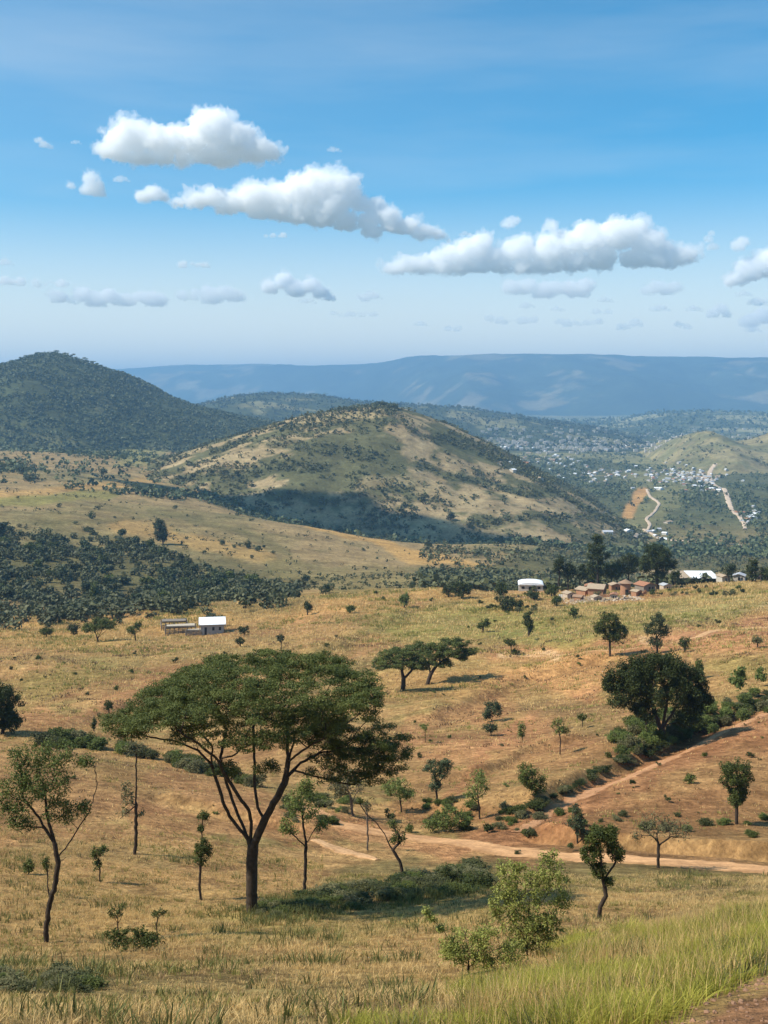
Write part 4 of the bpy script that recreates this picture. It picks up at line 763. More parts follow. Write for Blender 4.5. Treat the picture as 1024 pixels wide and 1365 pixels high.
# --- lone trees on the middle slopes
T_('slope_tree', 'large dark oval tree standing alone on the tan slope above the wood', 'tree', (218, 726), [[(218, 728), (216, 712)]], [(214, 706, 12, 13), (217, 715, 11, 9), (212, 697, 8, 7)], 'forest', leaf=2, cover=1.6, r0=1.2, cr=4, ymin=470)
for lb, x, y, w, h in (('round dark bush on the tan slope above the left end of the wood', 123, 692, 6, 6), ('wide low bush right below the round dark bush on the slope', 118, 709, 9, 4), ('low dark bush right of the large oval tree', 239, 746, 9, 6),
 ('small dark bush halfway up the tan slope, right of the oval tree', 296, 727, 5, 5), ('dark tree on the upper slope near the field edge', 248, 661, 8, 6), ('pair of dark bushes on the lower slope, left one', 330, 731, 6, 7), ('pair of dark bushes on the lower slope, right one', 345, 735, 7, 5),
 ('small bush on the crest line of the slope, left of the shadowed valley', 138, 633, 6, 6), ('dark tree by the green field at the left edge', 30, 632, 12, 8), ('dark bush by the green field at the left edge, just below the larger', 42, 641, 14, 6), ('lone dark tree on the foot of the round hill right of its shadow', 601, 694, 7, 6)):
    T_('tree', lb, 'tree', (x, y), [[(x, y+1), (x, y-3)]], [(x, y-h*.8, w, h)], 'forest', leaf=1.9, cover=1.3, r0=.8, cr=3, ymin=470)

# --- shared plants, copied
def proto(kind, q):
    """a small plant one metre high: clump cloud in a few masses"""
    nb = {'bush': 3, 'round': 2, 'tree': 4, 'flat': 3}[kind]; B = []
    for i in range(nb):
        if kind == 'flat': B.append((q.uniform(-.3, .3), q.uniform(-.3, .3), q.uniform(.72, .85), .42, .42, .14))
        elif kind == 'tree': B.append((q.uniform(-.18, .18), q.uniform(-.18, .18), q.uniform(.45, .78), q.uniform(.2, .34), q.uniform(.2, .34), q.uniform(.18, .26)))
        else: B.append((q.uniform(-.28, .28), q.uniform(-.28, .28), q.uniform(.3, .58), q.uniform(.3, .48), q.uniform(.3, .48), q.uniform(.28, .42)))
    return B
def proto_mesh(kind, mat, n, leaf, seed):
    q = np.random.RandomState(seed); B = proto(kind, q); C, R = blob_clumps(B, q, 3.0, 0.14)
    return leaf_mesh(kind, C, R, max(2, int(n/len(C))), leaf, M[mat], seed+1, up=.6)
PR = {}
for mt in ('scrub', 'forest', 'mid', 'light', 'dark', 'olive'):
    PR[mt] = [proto_mesh(kd, mt, 520, 0.125, 300+i*7+len(mt)) for i, kd in enumerate(('bush', 'round', 'tree', 'bush', 'tree', 'round'))]
FINE = {mt: [(lambda B, q_: (lambda CR: leaf_mesh('fine_shrub', CR[0]*np.array([1, 1, 1.0])+np.random.RandomState(i).normal(size=CR[0].shape)*.05, CR[1]*1.1, 17, .07, M[mt], 900+i, up=.4))(blob_clumps(B, q_, 4.5, .11)))(proto('bush', np.random.RandomState(800+i)), np.random.RandomState(850+i)) for i in range(4)] for mt in ('scrub', 'olive', 'mid', 'dark', 'light')}
UMB = [proto_mesh('flat', 'forest', 300, .13, 400+i) for i in range(3)]
stem_me = (lambda s: (s.path([(0, 0, -.15), (0.01, 0, .25), (.02, .02, .6)], -1, .2), s.mesh('trunk', M['bark'], .035, .02))[1])(Skel())
def near(px, py, marks):
    return min(marks, key=lambda m: (px-m[0])**2+4*(py-m[1])**2)[2]
WOODM = [(10,715,'at its upper edge by the left side of the photo'), (110,722,'at its upper edge below the wide low bush'), (215,738,'at its upper edge under the large lone oval tree'), (320,768,'at its upper right end'), (10,775,'in its middle by the left side of the photo'), (110,775,'in its middle above the small left trees'), (215,785,'in its middle above the wooden pens'), (10,825,'at its lower edge by the left side of the photo'), (100,818,'at its lower edge above the many-stemmed tree'), (210,808,'at its lower edge behind the wooden pens'), (310,798,'at its lower edge behind the shed')]
def plant(name, me, x, y, z, h, w, label, cat, group, stem=False, q=rs):
    if stem:
        r = empty(name, (x, y, z), q.uniform(0, 6)); r.scale = (w, w, h); c = obj('crown', me, r); s = obj('trunk', stem_me, r)
    else:
        r = obj(name, me, None, (x, y, z-0.08*h)); r.rotation_euler = (0, 0, q.uniform(0, 6)); r.scale = (w, w, h)
    return tag(r, label, cat, group)
q = np.random.RandomState(77)
# small bushes dotted over the dry slopes: read off the photo
for i, (px, py, r) in enumerate([(52,880,5),(14,893,4),(28,911,4),(157,920,5),(180,874,4),(234,883,5),(175,897,4),(116,927,4),(268,873,2),(930,837,4),(957,833,5),(640,860,3),(625,838,3),(735,828,4),(640,905,3),(700,905,3),(770,880,4),(724,868,4),(436,862,4),(448,850,3),
   (500,795,5),(512,800,4),(575,803,4),(640,806,5),(660,830,3),(556,812,3),(20,880,3),(250,930,3),(60,905,3),(300,872,3),(100,900,3),(1005,930,6),(845,1050,7),(920,1045,10),(890,1070,6),(1000,1010,6),(940,1010,5),(705,1118,8),(760,1135,8),(810,1010,6),(830,860,3),(560,1010,5),(600,985,4),(690,1140,6),(720,1080,5),(545,1110,8),(520,1095,10),(650,1110,10)]):
    x, y, z = at(px, py); k = y/F
    land = 'near the wooden pens' if px < 320 and py < 900 else 'left of the big acacia crown' if px < 320 else 'near the crest' if py < 815 else 'on the green field below the huts' if py < 850 else 'by the dirt road' if py > 1075 else 'on the dry slope right of the big acacia'
    plant('bush', PR[('mid', 'scrub', 'dark')[i % 3]][i % 6], x, y, z, 2*r*k, 2.1*r*k, 'small round bush dotted '+land, 'bush', 'small bushes dotted '+land, q=q)
for i in range(130):
    px = q.uniform(0, 1024); py = q.uniform(850, 1100)
    if 140 < px < 540 and 860 < py < 1060: continue
    x, y, z = at(px, py, 60, 420); k = y/F; r = 1.2+3.2*q.rand()**2
    lb = 'tiny low tuft of scrub on the dry field '+near(px, py, [(60,900,'left of the big acacia crown'), (60,1060,'around the pole-like and slender trees'), (600,890,'around the paired acacias'), (620,1000,'around the two dark rounded bushes'), (760,1000,'around the slender pale sapling'), (740,900,'below the sandy track'), (960,1050,'around the egg-shaped tree'), (960,890,'right of the broad dark tree')])
    plant('scrub_tuft', PR[('scrub', 'olive', 'mid', 'light')[i % 4]][i % 6], x, y, z, 1.5*r*k, 2.2*r*k, lb, 'scrub tuft', 'tiny scrub tufts on the dry field', q=q)
# green growth round the foot of the broad dark tree and along the bank
for i in range(70):
    px = q.uniform(815, 1024); py = 1003-(px-822)*0.27+q.uniform(-30, 10)
    x, y, z = at(px, py, 70, 200); k = y/F; r = q.uniform(7, 14)
    plant('bank_shrub', FINE[('light', 'mid', 'light', 'olive')[i % 4]][i // 4 % 4], x, y, z, 1.7*r*k, 1.9*r*k, 'green bank shrub '+near(px, 0, [(840,0,'left of the broad dark tree trunk'), (885,0,'at the foot of the broad dark tree'), (935,0,'under the right side of the broad dark tree'), (1000,0,'below the tall light green shrub')]), 'shrub', 'shrubs along the bank under the broad dark tree', q=q)
for i in range(64):
    a = q.rand(); px = 690+a*345; py = float(np.interp(px, [690, 760, 830, 900, 960, 1040], [1096, 1054, 1022, 991, 962, 930]))+q.uniform(-8, 1)
    x, y, z = at(px, py, 70, 170); k = y/F; r = q.uniform(4, 9)
    plant('bank_shrub', FINE[('dark', 'scrub', 'olive', 'dark')[i % 4]][i // 4 % 4], x, y, z, 1.3*r*k, 2.6*r*k, 'low dark shrub above the red track, '+near(px, 0, [(730,0,'by the leaning grey-green shrub'), (830,0,'left of the broad dark tree'), (920,0,'below the broad dark tree'), (1000,0,'near the right edge')]), 'shrub', 'low dark shrubs along the upper edge of the track', q=q)
for lb, px, py, r in (('tall light green shrub standing over the bank, right of the broad dark tree', 985, 928, 24), ('grey-green bush right behind the broad dark tree', 935, 905, 15), ('pale feathery bush right of the tall light green shrub', 1012, 915, 16)):
    x, y, z = at(px, py, 100, 260); k = y/F; plant('shrub', PR['mid' if px < 950 else 'light'][2], x, y, z, 2*r*k, 1.6*r*k, lb, 'shrub', None, q=q)
# hedge in the gully between the near rise and the field, left
for i in range(46):
    px = q.choice([q.uniform(50, 125), q.uniform(125, 345), q.uniform(220, 300)]); py = np.interp(px, [40, 120, 200, 290, 345], [992, 998, 1012, 1036, 1052])+q.uniform(-4, 5)
    x, y, z = at(px, py, 95, 170); k = y/F; r = q.uniform(8, 14)*(1.2 if px < 120 else 1)
    plant('hedge_shrub', FINE[('mid', 'olive', 'scrub', 'light', 'mid')[i % 5]][i // 5 % 4], x, y+2, float(H(x, y+2)), 1.7*r*k, 2.2*r*k, 'hedge-line shrub in the gully '+near(px, 0, [(60,0,'above the leaning slender tree'), (125,0,'left of the pole-like tree'), (185,0,'behind the pole-like tree top'), (245,0,'behind the left limbs of the big acacia'), (320,0,'behind the middle limbs of the big acacia')]), 'shrub', 'shrubs of the hedge line in the gully', q=q)
# low scrub partly standing in for cast shadow: acacia's foot and right, lower left
for i in range(105):
    a = q.rand()**.8; px = 345+a*300+q.normal()*8; py = 1222-a*48+q.uniform(-20, 12)*(0.5+a*.5)
    x, y, z = at(px, py, 30, 90); k = y/F; r = q.uniform(9, 19)
    plant('shade_shrub', FINE[('scrub', 'olive', 'mid', 'dark')[i % 4]][i // 4 % 4], x, y, z, .9*r*k, 2.4*r*k, 'low thicket shrub, partly stand-in shade, '+near(px, 0, [(345,0,'right at the foot of the big acacia'), (410,0,'around the foot of the pale young tree'), (470,0,'midway along the thicket right of the big acacia'), (540,0,'around the foot of the bent leaning tree'), (610,0,'beside the two dark bushes at its right end')]), 'shrub', 'low shrubs of the thicket beside the big acacia', q=q)
for i in range(18):
    px = q.uniform(-30, 118); py = 1312+q.uniform(-12, 14); x, y, z = at(px, py, 15, 50); k = y/F; r = q.uniform(14, 25)
    plant('shrub', FINE[('scrub', 'mid', 'olive')[i % 3]][i // 3 % 4], x, y, z, 1.0*r*k, 2.4*r*k, 'low shrub, partly stand-in shade, in the clump at the lower left corner', 'shrub', 'shrub clump, partly stand-in shade, at the lower left corner', q=q)  # this clump also takes the place of a shadow falling from the left
for i in range(90):
    px = q.choice([q.uniform(660, 1024), q.uniform(560, 700), q.uniform(380, 480)]); py = np.interp(px, [380, 480, 560, 700, 1024], [1098, 1092, 1098, 1112, 1120])+q.uniform(-34, 6)
    x, y, z = at(px, py, 60, 130); k = y/F; r = q.uniform(3.5, 10)
    plant('shrub', FINE[('olive', 'light', 'mid', 'scrub')[i % 4]][i // 4 % 4], x, y, z, 1.3*r*k, 2.1*r*k, 'low scrubby shrub on the bank above the dirt road '+near(px, 0, [(420,0,'right of the pale young tree'), (600,0,'by the wide pale green shrub'), (700,0,'left of the lopsided dense tree'), (800,0,'behind the lopsided dense tree'), (870,0,'around the nearly bare tree'), (990,0,'below the egg-shaped tree')]), 'shrub', 'scrubby shrubs on the bank above the dirt road', q=q)
for i in range(44):
    px, py = (q.uniform(652, 720), q.uniform(796, 822)) if i < 16 else (q.uniform(700, 1020), q.uniform(784, 797))
    x, y, z = at(px, py, 300, 500); k = y/F; r = q.uniform(3, 7)
    plant('bush', PR[('dark', 'mid', 'scrub', 'olive')[i % 4]][i % 6], x, y, z, 1.8*r*k, 2*r*k, 'low bush '+('below the dome-roofed house' if px < 722 else 'in front of the rubble walls' if px < 830 else 'between the round hut and the long shed' if px < 910 else 'before the long shed'), 'bush', 'low bushes around the village huts', q=q)
# the wood on the left: every tree that shows
cnt = 0
while cnt < 270:
    px = q.uniform(-20, 380 if cnt < 235 else 560); lo = np.interp(px, [-20, 60, 170, 300, 360, 560], [700, 706, 722, 762, 776, 782]); hi = np.interp(px, [-20, 130, 250, 350, 560], [838, 824, 812, 800, 790])
    py = q.uniform(lo, hi)
    if vnoise(np.array([px/34]), np.array([py/13]), 55)[0] < (0.42 if px < 350 else 0.62): continue
    x, y, z = at(px, py, 440, 1200); k = y/F; r = (4+9*q.rand()**1.4)*(1 if px < 350 else .75)
    lb = 'rounded tree of the wood, '+near(px, py, WOODM) if px < 350 else 'rounded bush-like tree in the wooded strip behind the crest'
    plant('woodland_tree', PR[('forest', 'forest', 'scrub', 'mid')[q.randint(4)]][q.randint(6)], x, y, z, q.uniform(1.5, 2.2)*r*k, 2*r*k, lb, 'tree', 'trees of the wood below the tan slope' if px < 350 else 'trees of the wooded strip behind the crest', q=q); cnt += 1
# scattered bushes over the tan middle slopes
for i in range(150):
    px = q.uniform(0, 1024); py = q.uniform(612, 760) if px < 620 else q.uniform(735, 790)
    if px < 350 and py > np.interp(px, [0, 350], [700, 765]): continue
    x, y, z = at(px, py, 470, 1500); k = y/F; r = 1.4+2.6*q.rand()**2
    lb = 'small dark bush scattered on the tan slope' if px < 620 else 'dark bush on the slope falling away beyond the huts'
    plant('bush', PR['forest'][q.randint(6)], x, y, z, 2.0*r*k, 2.4*r*k, lb, 'bush', 'bushes scattered on the tan slope' if px < 620 else 'bushes on the slope beyond the huts', q=q)
# trees along the crown of the dark wooded hill and on top of the round hill
for i in range(34):
    px = q.choice([q.uniform(15, 60), q.uniform(55, 125), q.uniform(120, 200)]); y = 2880+q.uniform(-30, 20); x = (px-CX)/F*y; z = float(HL.h(x, y)); k = y/F; r = q.uniform(2.5, 5)
    plant('hilltop_tree', UMB[q.randint(3)], x, y, z-1.0*k, 1.6*r*k, 1.7*r*k, 'tiny tree standing up on the skyline of the dark wooded hill', 'tree', 'trees on the skyline of the dark wooded hill', True, q)
for i in range(22):
    px = q.normal()*11+511; y = 1735+q.uniform(-20, 10); x = (px-CX)/F*y; z = float(HC.h(x, y)); k = y/F; r = q.uniform(3, 6)
    plant('hilltop_tree', PR['forest'][q.randint(6)], x, y, z, 1.9*r*k, 2.2*r*k, 'dark tree in the clump crowning the round hill', 'tree', 'trees crowning the round hill', q=q)

# --- far woods and scrub, one mass each
def puffs(name, X, Y, Z, Sz, nf, mat, seed, flat=.7, **kw):
    C = np.stack([X, Y, Z+Sz*0.35], 1)
    me = leaf_mesh(name, C, Sz*0.5, nf, 1.0, M[mat], seed, flat=flat, up=.7, asp=.8, tintv=.25)
    # leaf size follows the plant's size
    v = np.zeros(len(me.vertices)*3, np.float32); me.vertices.foreach_get('co', v); v = v.reshape(-1, 4, 3); c = v.mean(1, keepdims=True)
    s = np.repeat(Sz*kw.get('lf', .42), nf)[:, None, None]; me.vertices.foreach_set('co', (c+(v-c)*s).astype(np.float32).ravel()); me.update()
    return tag(obj(name, me), kw.get('label'), kw.get('cat'), kind='stuff')
def scat(n, p0, p1, y0, y1, seed, test, hf):
    q = np.random.RandomState(seed); Y = np.exp(q.uniform(math.log(y0), math.log(y1), n)); px = q.uniform(p0, p1, n); X = (px-CX)/F*Y; Z = hf(X, Y)
    ok = test(X, Y, Z, px, YH-F*Z/Y, q.rand(n)); return X[ok], Y[ok], Z[ok], q
def hc_test(X, Y, Z, px, py, r):
    a = fbm(X/55, Y/55, 201, 5, .6)+0.5*fbm(X/165, Y/165, 205, 4)
    d = np.full(len(X), 0.0)
    for col, pts, hw, st in STROKES_HILL[:5]:
        d = np.maximum(d, 1-ss(.4, 1.3, seg_dist(px+12*fbm(px/30, py/12, 7, 3), py+5*fbm(px/30, py/12, 8, 3), pts)/hw))
    right = ss(560, 700, px)*.35
    return (r < np.clip(0.06+0.85*ss(0.02, 0.3, a)+0.9*d+right*ss(-.2, .2, a), 0, 1)) & (Z > base_h(X, Y)-3)
X, Y, Z, q = scat(30000, 120, 940, 1150, 2300, 501, hc_test, HC.h)
puffs('scrub', X, Y, Z, 2.2+7*q.uniform(0, 1, len(X))**2.2, 14, 'hillscrub', 502, lf=.38, label='dark scrub and small trees dotted over the round tan hill', cat='scrub')
X, Y, Z, q = scat(27000, -420, 520, 2020, 3500, 511, lambda X, Y, Z, px, py, r: (r < 0.25+0.75*ss(-.3, .15, fbm(X/110, Y/110, 201, 4)+.12)) & (Z > base_h(X, Y)-3) & (Z > HC.h(X, Y)), HL.h)
puffs('forest', X, Y, Z, q.uniform(5, 13, len(X)), 9, 'hillforest', 512, label='dense dark forest covering the pointed hill at the left', cat='forest')
X, Y, Z, q = scat(8000, -200, 860, 4000, 5600, 521, lambda X, Y, Z, px, py, r: (r < .3+.7*ss(-.2, .2, fbm(X/200, Y/200, 203, 4))) & (Z > base_h(X, Y)-4), HD.h)
puffs('forest', X, Y, Z, q.uniform(10, 24, len(X)), 6, 'hillforest', 522, label='forest on the low dark ridge behind the round hill', cat='forest')
def val_test(X, Y, Z, px, py, r):
    right = ss(560, 680, px+(Y-1500)*0.02)
    n = fbm(X/150, Y/260, 121, 4)
    clear = np.zeros(len(X))
    for pts, w in (([(700,705),(830,712)], 16), ([(842,690),(858,650)], 10), ([(860,712),(865,690),(885,675),(868,650),(858,640)], 9), ([(995,715),(970,675),(962,650),(945,640),(955,620)], 9), ([(925,632),(1010,620)], 9), ([(800,634),(930,634)], 22), ([(870,680),(905,640)], 18), ([(660,590),(860,598)], 18)):
        clear = np.maximum(clear, 1-ss(.6, 1.2, seg_dist(px, py, pts)/w))
    dens = right*(0.16+.84*ss(-.18, .2, n))+(1-right)*(.10+.6*ss(0.0, .3, n))
    return (r < dens*(1-.85*clear)) & (Z > HC.h(X, Y)) & (Z > HL.h(X, Y)) & (Z > HR.h(X, Y))
X, Y, Z, q = scat(48000, -60, 1180, 1150, 6500, 531, val_test, base_h)
puffs('woodland', X, Y, Z, (4+9*q.uniform(0, 1, len(X))**1.5)*(1+np.clip(Y-2500, 0, 4000)/4000), 9, 'forest', 532, label='blue-green woods spread over the wide valley floor', cat='woods')
X, Y, Z, q = scat(2600, 840, 1300, 2700, 3600, 545, lambda X, Y, Z, px, py, r: (r < .12+.8*ss(.0, .3, fbm(X/110, Y/110, 247, 4))) & (Z > base_h(X, Y)-4), HR.h)
puts = puffs('scrub', X, Y, Z, q.uniform(5, 11, len(X)), 9, 'hillscrub', 546, label='scrub dotted over the low bare hills above the town', cat='scrub')
X, Y, Z, q = scat(8000, 560, 1100, 450, 1250, 541, lambda X, Y, Z, px, py, r: (r < .12+.8*ss(-.1, .25, fbm(X/60, Y/90, 141, 4))), base_h)
puffs('scrub', X, Y, Z, 2.5+6*q.uniform(0, 1, len(X))**1.8, 14, 'hillscrub', 542, lf=.36, label='bushy scrub on the slope dropping behind the huts', cat='scrub')
def wood_test(X, Y, Z, px, py, r):
    lo = np.interp(px, [-40, 60, 170, 300, 360, 560], [698, 704, 720, 762, 778, 786]); hi = np.interp(px, [-40, 130, 250, 350, 560], [840, 826, 814, 802, 792])
    return (py > lo+4*fbm(px/14, py/9, 57, 3)) & (py < hi+7*fbm(px/18, py/9, 58, 3)+10*(r < .06)) & (Y > 380) & (r < .16+.95*ss(.36, .56, vnoise(px/34, py/13, 55))*(1-.7*ss(300, 380, px)))
X, Y, Z, q = scat(6800, -60, 400, 380, 1000, 555, wood_test, base_h)
puffs('woodland', X, Y, Z, q.uniform(3, 7, len(X)), 60, 'hillscrub', 556, lf=.26, label='bushy undergrowth filling the wood below the tan slope', cat='undergrowth')
X, Y, Z, q = scat(8000, -30, 620, 470, 1200, 551, lambda X, Y, Z, px, py, r: (r < .04+.5*ss(.08, .35, fbm(X/70, Y/40, 151, 4))), base_h)
puffs('scrub', X, Y, Z, q.uniform(1.2, 4.2, len(X)), 12, 'hillscrub', 552, lf=.34, label='low grey-green scrub in bands across the tan slope', cat='scrub')
X, Y, Z, q = scat(3000, 500, 1300, 5700, 8500, 561, lambda X, Y, Z, px, py, r: r < .8, HQ.h)
puffs('forest', X, Y, Z, q.uniform(20, 45, len(X)), 5, 'forest', 562, label='dark woods on the low far ridge below the plateau', cat='forest')

# ------------------------------------------------------------------ roads
M['roadmat'] = mat_ground('worn_dirt', [1.3, 4.0, 0.25], 0.5, 0.15, 0.8, 1.2)
def road(name, pts, w, mat, lift=0.05, n=240, wob=0.12, ymin=9, ymax=9000, nw=21, pale=(0.50, 0.31, 0.17), edge_c=(0.34, 0.195, 0.095)):
    P3 = np.array([at(*p, ymin, ymax)[:2] for p in pts]); d = np.r_[0, np.cumsum(np.hypot(*np.diff(P3, axis=0).T))]; t = np.linspace(0, d[-1], n)
    X = np.interp(t, d, P3[:, 0]); Y = np.interp(t, d, P3[:, 1])
    g = max(1, n//40); X = _gs(X[None], g, 1)[0]; Y = _gs(Y[None], g, 1)[0]
    tx = np.gradient(X); ty = np.gradient(Y); L = np.hypot(tx, ty); nx, ny = -ty/L, tx/L
    w = np.interp(np.linspace(0, 1, n), np.linspace(0, 1, len(w)), w); wm = w.mean(); V = []; C = []
    for j in range(nw):
        f = j/(nw-1)*2-1; sd = 61+int(f > 0)
        ed = w/2*f*(1+wob*(fbm(t/wm*.8, t*0+f*.2, sd, 3)+.7*fbm(t/wm*4, t*0, sd+5, 3))*1.8)
        x = X+nx*ed; y = Y+ny*ed; rut = math.exp(-((abs(f)-.42)/.13)**2)
        V.append(np.stack([x, y, H(x, y)+lift*(1-abs(f)**6*1.3)-rut*.025*min(1, lift*10)], 1))
        k = np.clip(ss(.62, 1.0, abs(f)+.35*fbm(x/wm*1.6, y/wm*1.6, 66, 4)), 0, 1)+.35*(math.exp(-(f/.2)**2))*ss(-.1, .4, fbm(x/wm, y/wm, 68, 3))
        k = np.clip(k, 0, 1)[:, None]; c = np.array(pale)*(1+.12*rut)*(1-k)+np.array(edge_c)*k; C.append(c)
    V = np.stack(V, 1).reshape(-1, 3); C = np.stack(C, 1).reshape(-1, 3); i = (np.arange(n-1)[:, None]*nw+np.arange(nw-1)[None]).ravel()
    return tag(obj(name, mesh_np(name, V, np.stack([i, i+1, i+nw+1, i+nw], 1), M['roadmat' if mat != 'farroad' else 'farroad'], {'albedo': C})), kind='structure')
road('dirt_road', [(1090,1163),(1024,1159),(940,1154),(860,1148),(790,1145),(720,1139),(660,1131),(600,1122),(560,1118),(520,1113),(480,1105),(440,1093),(400,1075)], [4.3,4.2,4.1,3.8,3.4,2.8,2.2,1.3], 'road', 0.07, 500, .22, 45, 110, pale=(0.50, 0.29, 0.15))
road('path', [(420,1120),(445,1130),(470,1138),(505,1147)], [0.8,1.6,1.4,0.5], 'road', .07, 120, .3, 45, 110)
road('path', [(672,876),(700,875),(740,874),(770,871)], [1.2,2.6,2.2,0.8], 'road', .08, 120, .3, 120, 300)
road('path', [(770,871),(850,864),(930,850),(1000,838),(1060,828)], [0.8,1.6,3.0,4.0,3.0], 'road', .08, 160, .4, 120, 330)
road('track', [(690,1112),(730,1086),(765,1066),(830,1040),(900,1008),(950,984),(1050,940)], [1.2,1.6,1.8,1.8,1.6], 'road', .05, 260, .35, 70, 170, pale=(.40, .22, .12), edge_c=(.36, .185, .095))
M['clod'] = mat_simple('brown_clod', (0.26, 0.145, 0.085), .95, 3, .3)
M['clay'] = mat_simple('red_clay_track', (0.40, 0.21, 0.115), 0.95, 1.2, 0.25, 0.4)
road('valley_road', [(845,718),(858,712),(868,700),(860,692),(874,682),(880,672),(866,662),(862,652)], [6,5,6,5,6,5], 'farroad', 1.4, 160, .2, 1300, 3500)
road('valley_road', [(858,706),(880,718),(930,724),(1000,728)], [5,5,4], 'farroad', 1.4, 120, .2, 1200, 3500)
road('valley_road', [(993,708),(994,700),(984,686),(974,676),(970,664),(966,652),(950,644),(944,634),(948,624),(956,616)], [6,7,9,10,8,8,12,12], 'farroad', 1.4, 200, .25, 1300, 4500)

# ------------------------------------------------------------------ buildings
for nm, c, ro in (('white_metal', (0.86, 0.87, 0.88), .45), ('grey_block', (0.34, 0.33, 0.31), .9), ('pale_wall', (0.46, 0.41, 0.34), .9), ('white_wall', (0.55, 0.53, 0.49), .85), ('terracotta', (0.36, 0.185, 0.10), .9),
                  ('rust_roof', (0.34, 0.16, 0.09), .8), ('tin_roof', (0.45, 0.46, 0.48), .5), ('grey_roof', (0.42, 0.43, 0.45), .7), ('dark_open', (0.035, 0.032, 0.03), .9), ('weathered_wood', (0.22, 0.18, 0.14), .9), ('pale_wood', (0.45, 0.38, 0.29), .85), ('tan_roof', (0.38, 0.285, 0.19), .8), ('rubble', (0.48, 0.38, 0.28), .95), ('thatch', (0.30, 0.19, 0.12), .95)):
    M[nm] = mat_simple(nm, c, ro, 1.5, .13, .2)
def bx(bm, x0, x1, y0, y1, z0, z1, bev=0):
    v = [bm.verts.new((x, y, z)) for z in (z0, z1) for x, y in ((x0, y0), (x1, y0), (x1, y1), (x0, y1))]
    for f in ((0, 3, 2, 1), (4, 5, 6, 7), (0, 1, 5, 4), (1, 2, 6, 5), (2, 3, 7, 6), (3, 0, 4, 7)): bm.faces.new([v[i] for i in f])
def bobj(name, bm, mat, parent=None):
    me = bpy.data.meshes.new(name); bmesh.ops.recalc_face_normals(bm, faces=bm.faces); bm.to_mesh(me); bm.free(); me.materials.append(M[mat]); return obj(name, me, parent)
def prism(bm, prof, y0, y1):
    """closed outline in x,z run from y0 to y1"""
    a = [bm.verts.new((x, y0, z)) for x, z in prof]; b = [bm.verts.new((x, y1, z)) for x, z in prof]; n = len(prof)
    bm.faces.new(a); bm.faces.new(b[::-1])
    for i in range(n): bm.faces.new((a[i], b[i], b[(i+1) % n], a[(i+1) % n]))
def place(name, px, Y, label, cat, rz=0, dz=0, group=None):
    x, y, z = atY(px, Y); return tag(empty(name, (x, y, z+dz), rz), label, cat, group)
# the white-roofed shed
xs, Ysd, zs = at(283, 846, 200, 420); kS = Ysd/F
t = tag(empty('shed', (xs, Ysd, zs), 0.16), 'small grey block shed with a bright white sheet roof, alone in the left field', 'shed')
w_, d_, h_ = 31*kS, 30*kS, 15*kS
b = bmesh.new(); bx(b, -w_/2, w_/2, 0, .2, -1.0, h_*.86)      # front wall
bx(b, -w_/2, -w_/2+.2, .2, d_, -1, h_*.9); bx(b, w_/2-.2, w_/2, .2, d_*.35, -1, h_*.9); bx(b, -w_/2+.2, w_/2-.2, d_-.2, d_, -1, h_*.98); bobj('wall', b, 'grey_block', t)
b = bmesh.new(); prism(b, [(-w_/2-.5, 0), (w_/2+.6, 0), (w_/2+.6, .12), (-w_/2-.5, .12)], -.5, d_+.6)
for v in b.verts: v.co.z += h_*.88+max(0, v.co.y)*0.11
bobj('roof', b, 'white_metal', t)
for i, xx in enumerate((-w_*.28, w_*.05, w_*.33)):
    b = bmesh.new(); bx(b, xx-.35, xx+.35, -.012, .19, h_*.36 if i else -.4, h_*.66); bobj('window' if i else 'door', b, 'dark_open', t)
for xx, yy in ((w_/2-.1, d_*.6), (w_/2-.1, d_-.3), (w_/2+.3, -.3), (-w_/2-.3, -.3)):
    b = bmesh.new(); bmesh.ops.create_cone(b, cap_ends=True, segments=8, radius1=.09, radius2=.08, depth=h_+1, matrix=Matrix.Translation((xx, yy, h_*.5-.5+yy*.05))); bobj('post', b, 'weathered_wood', t)
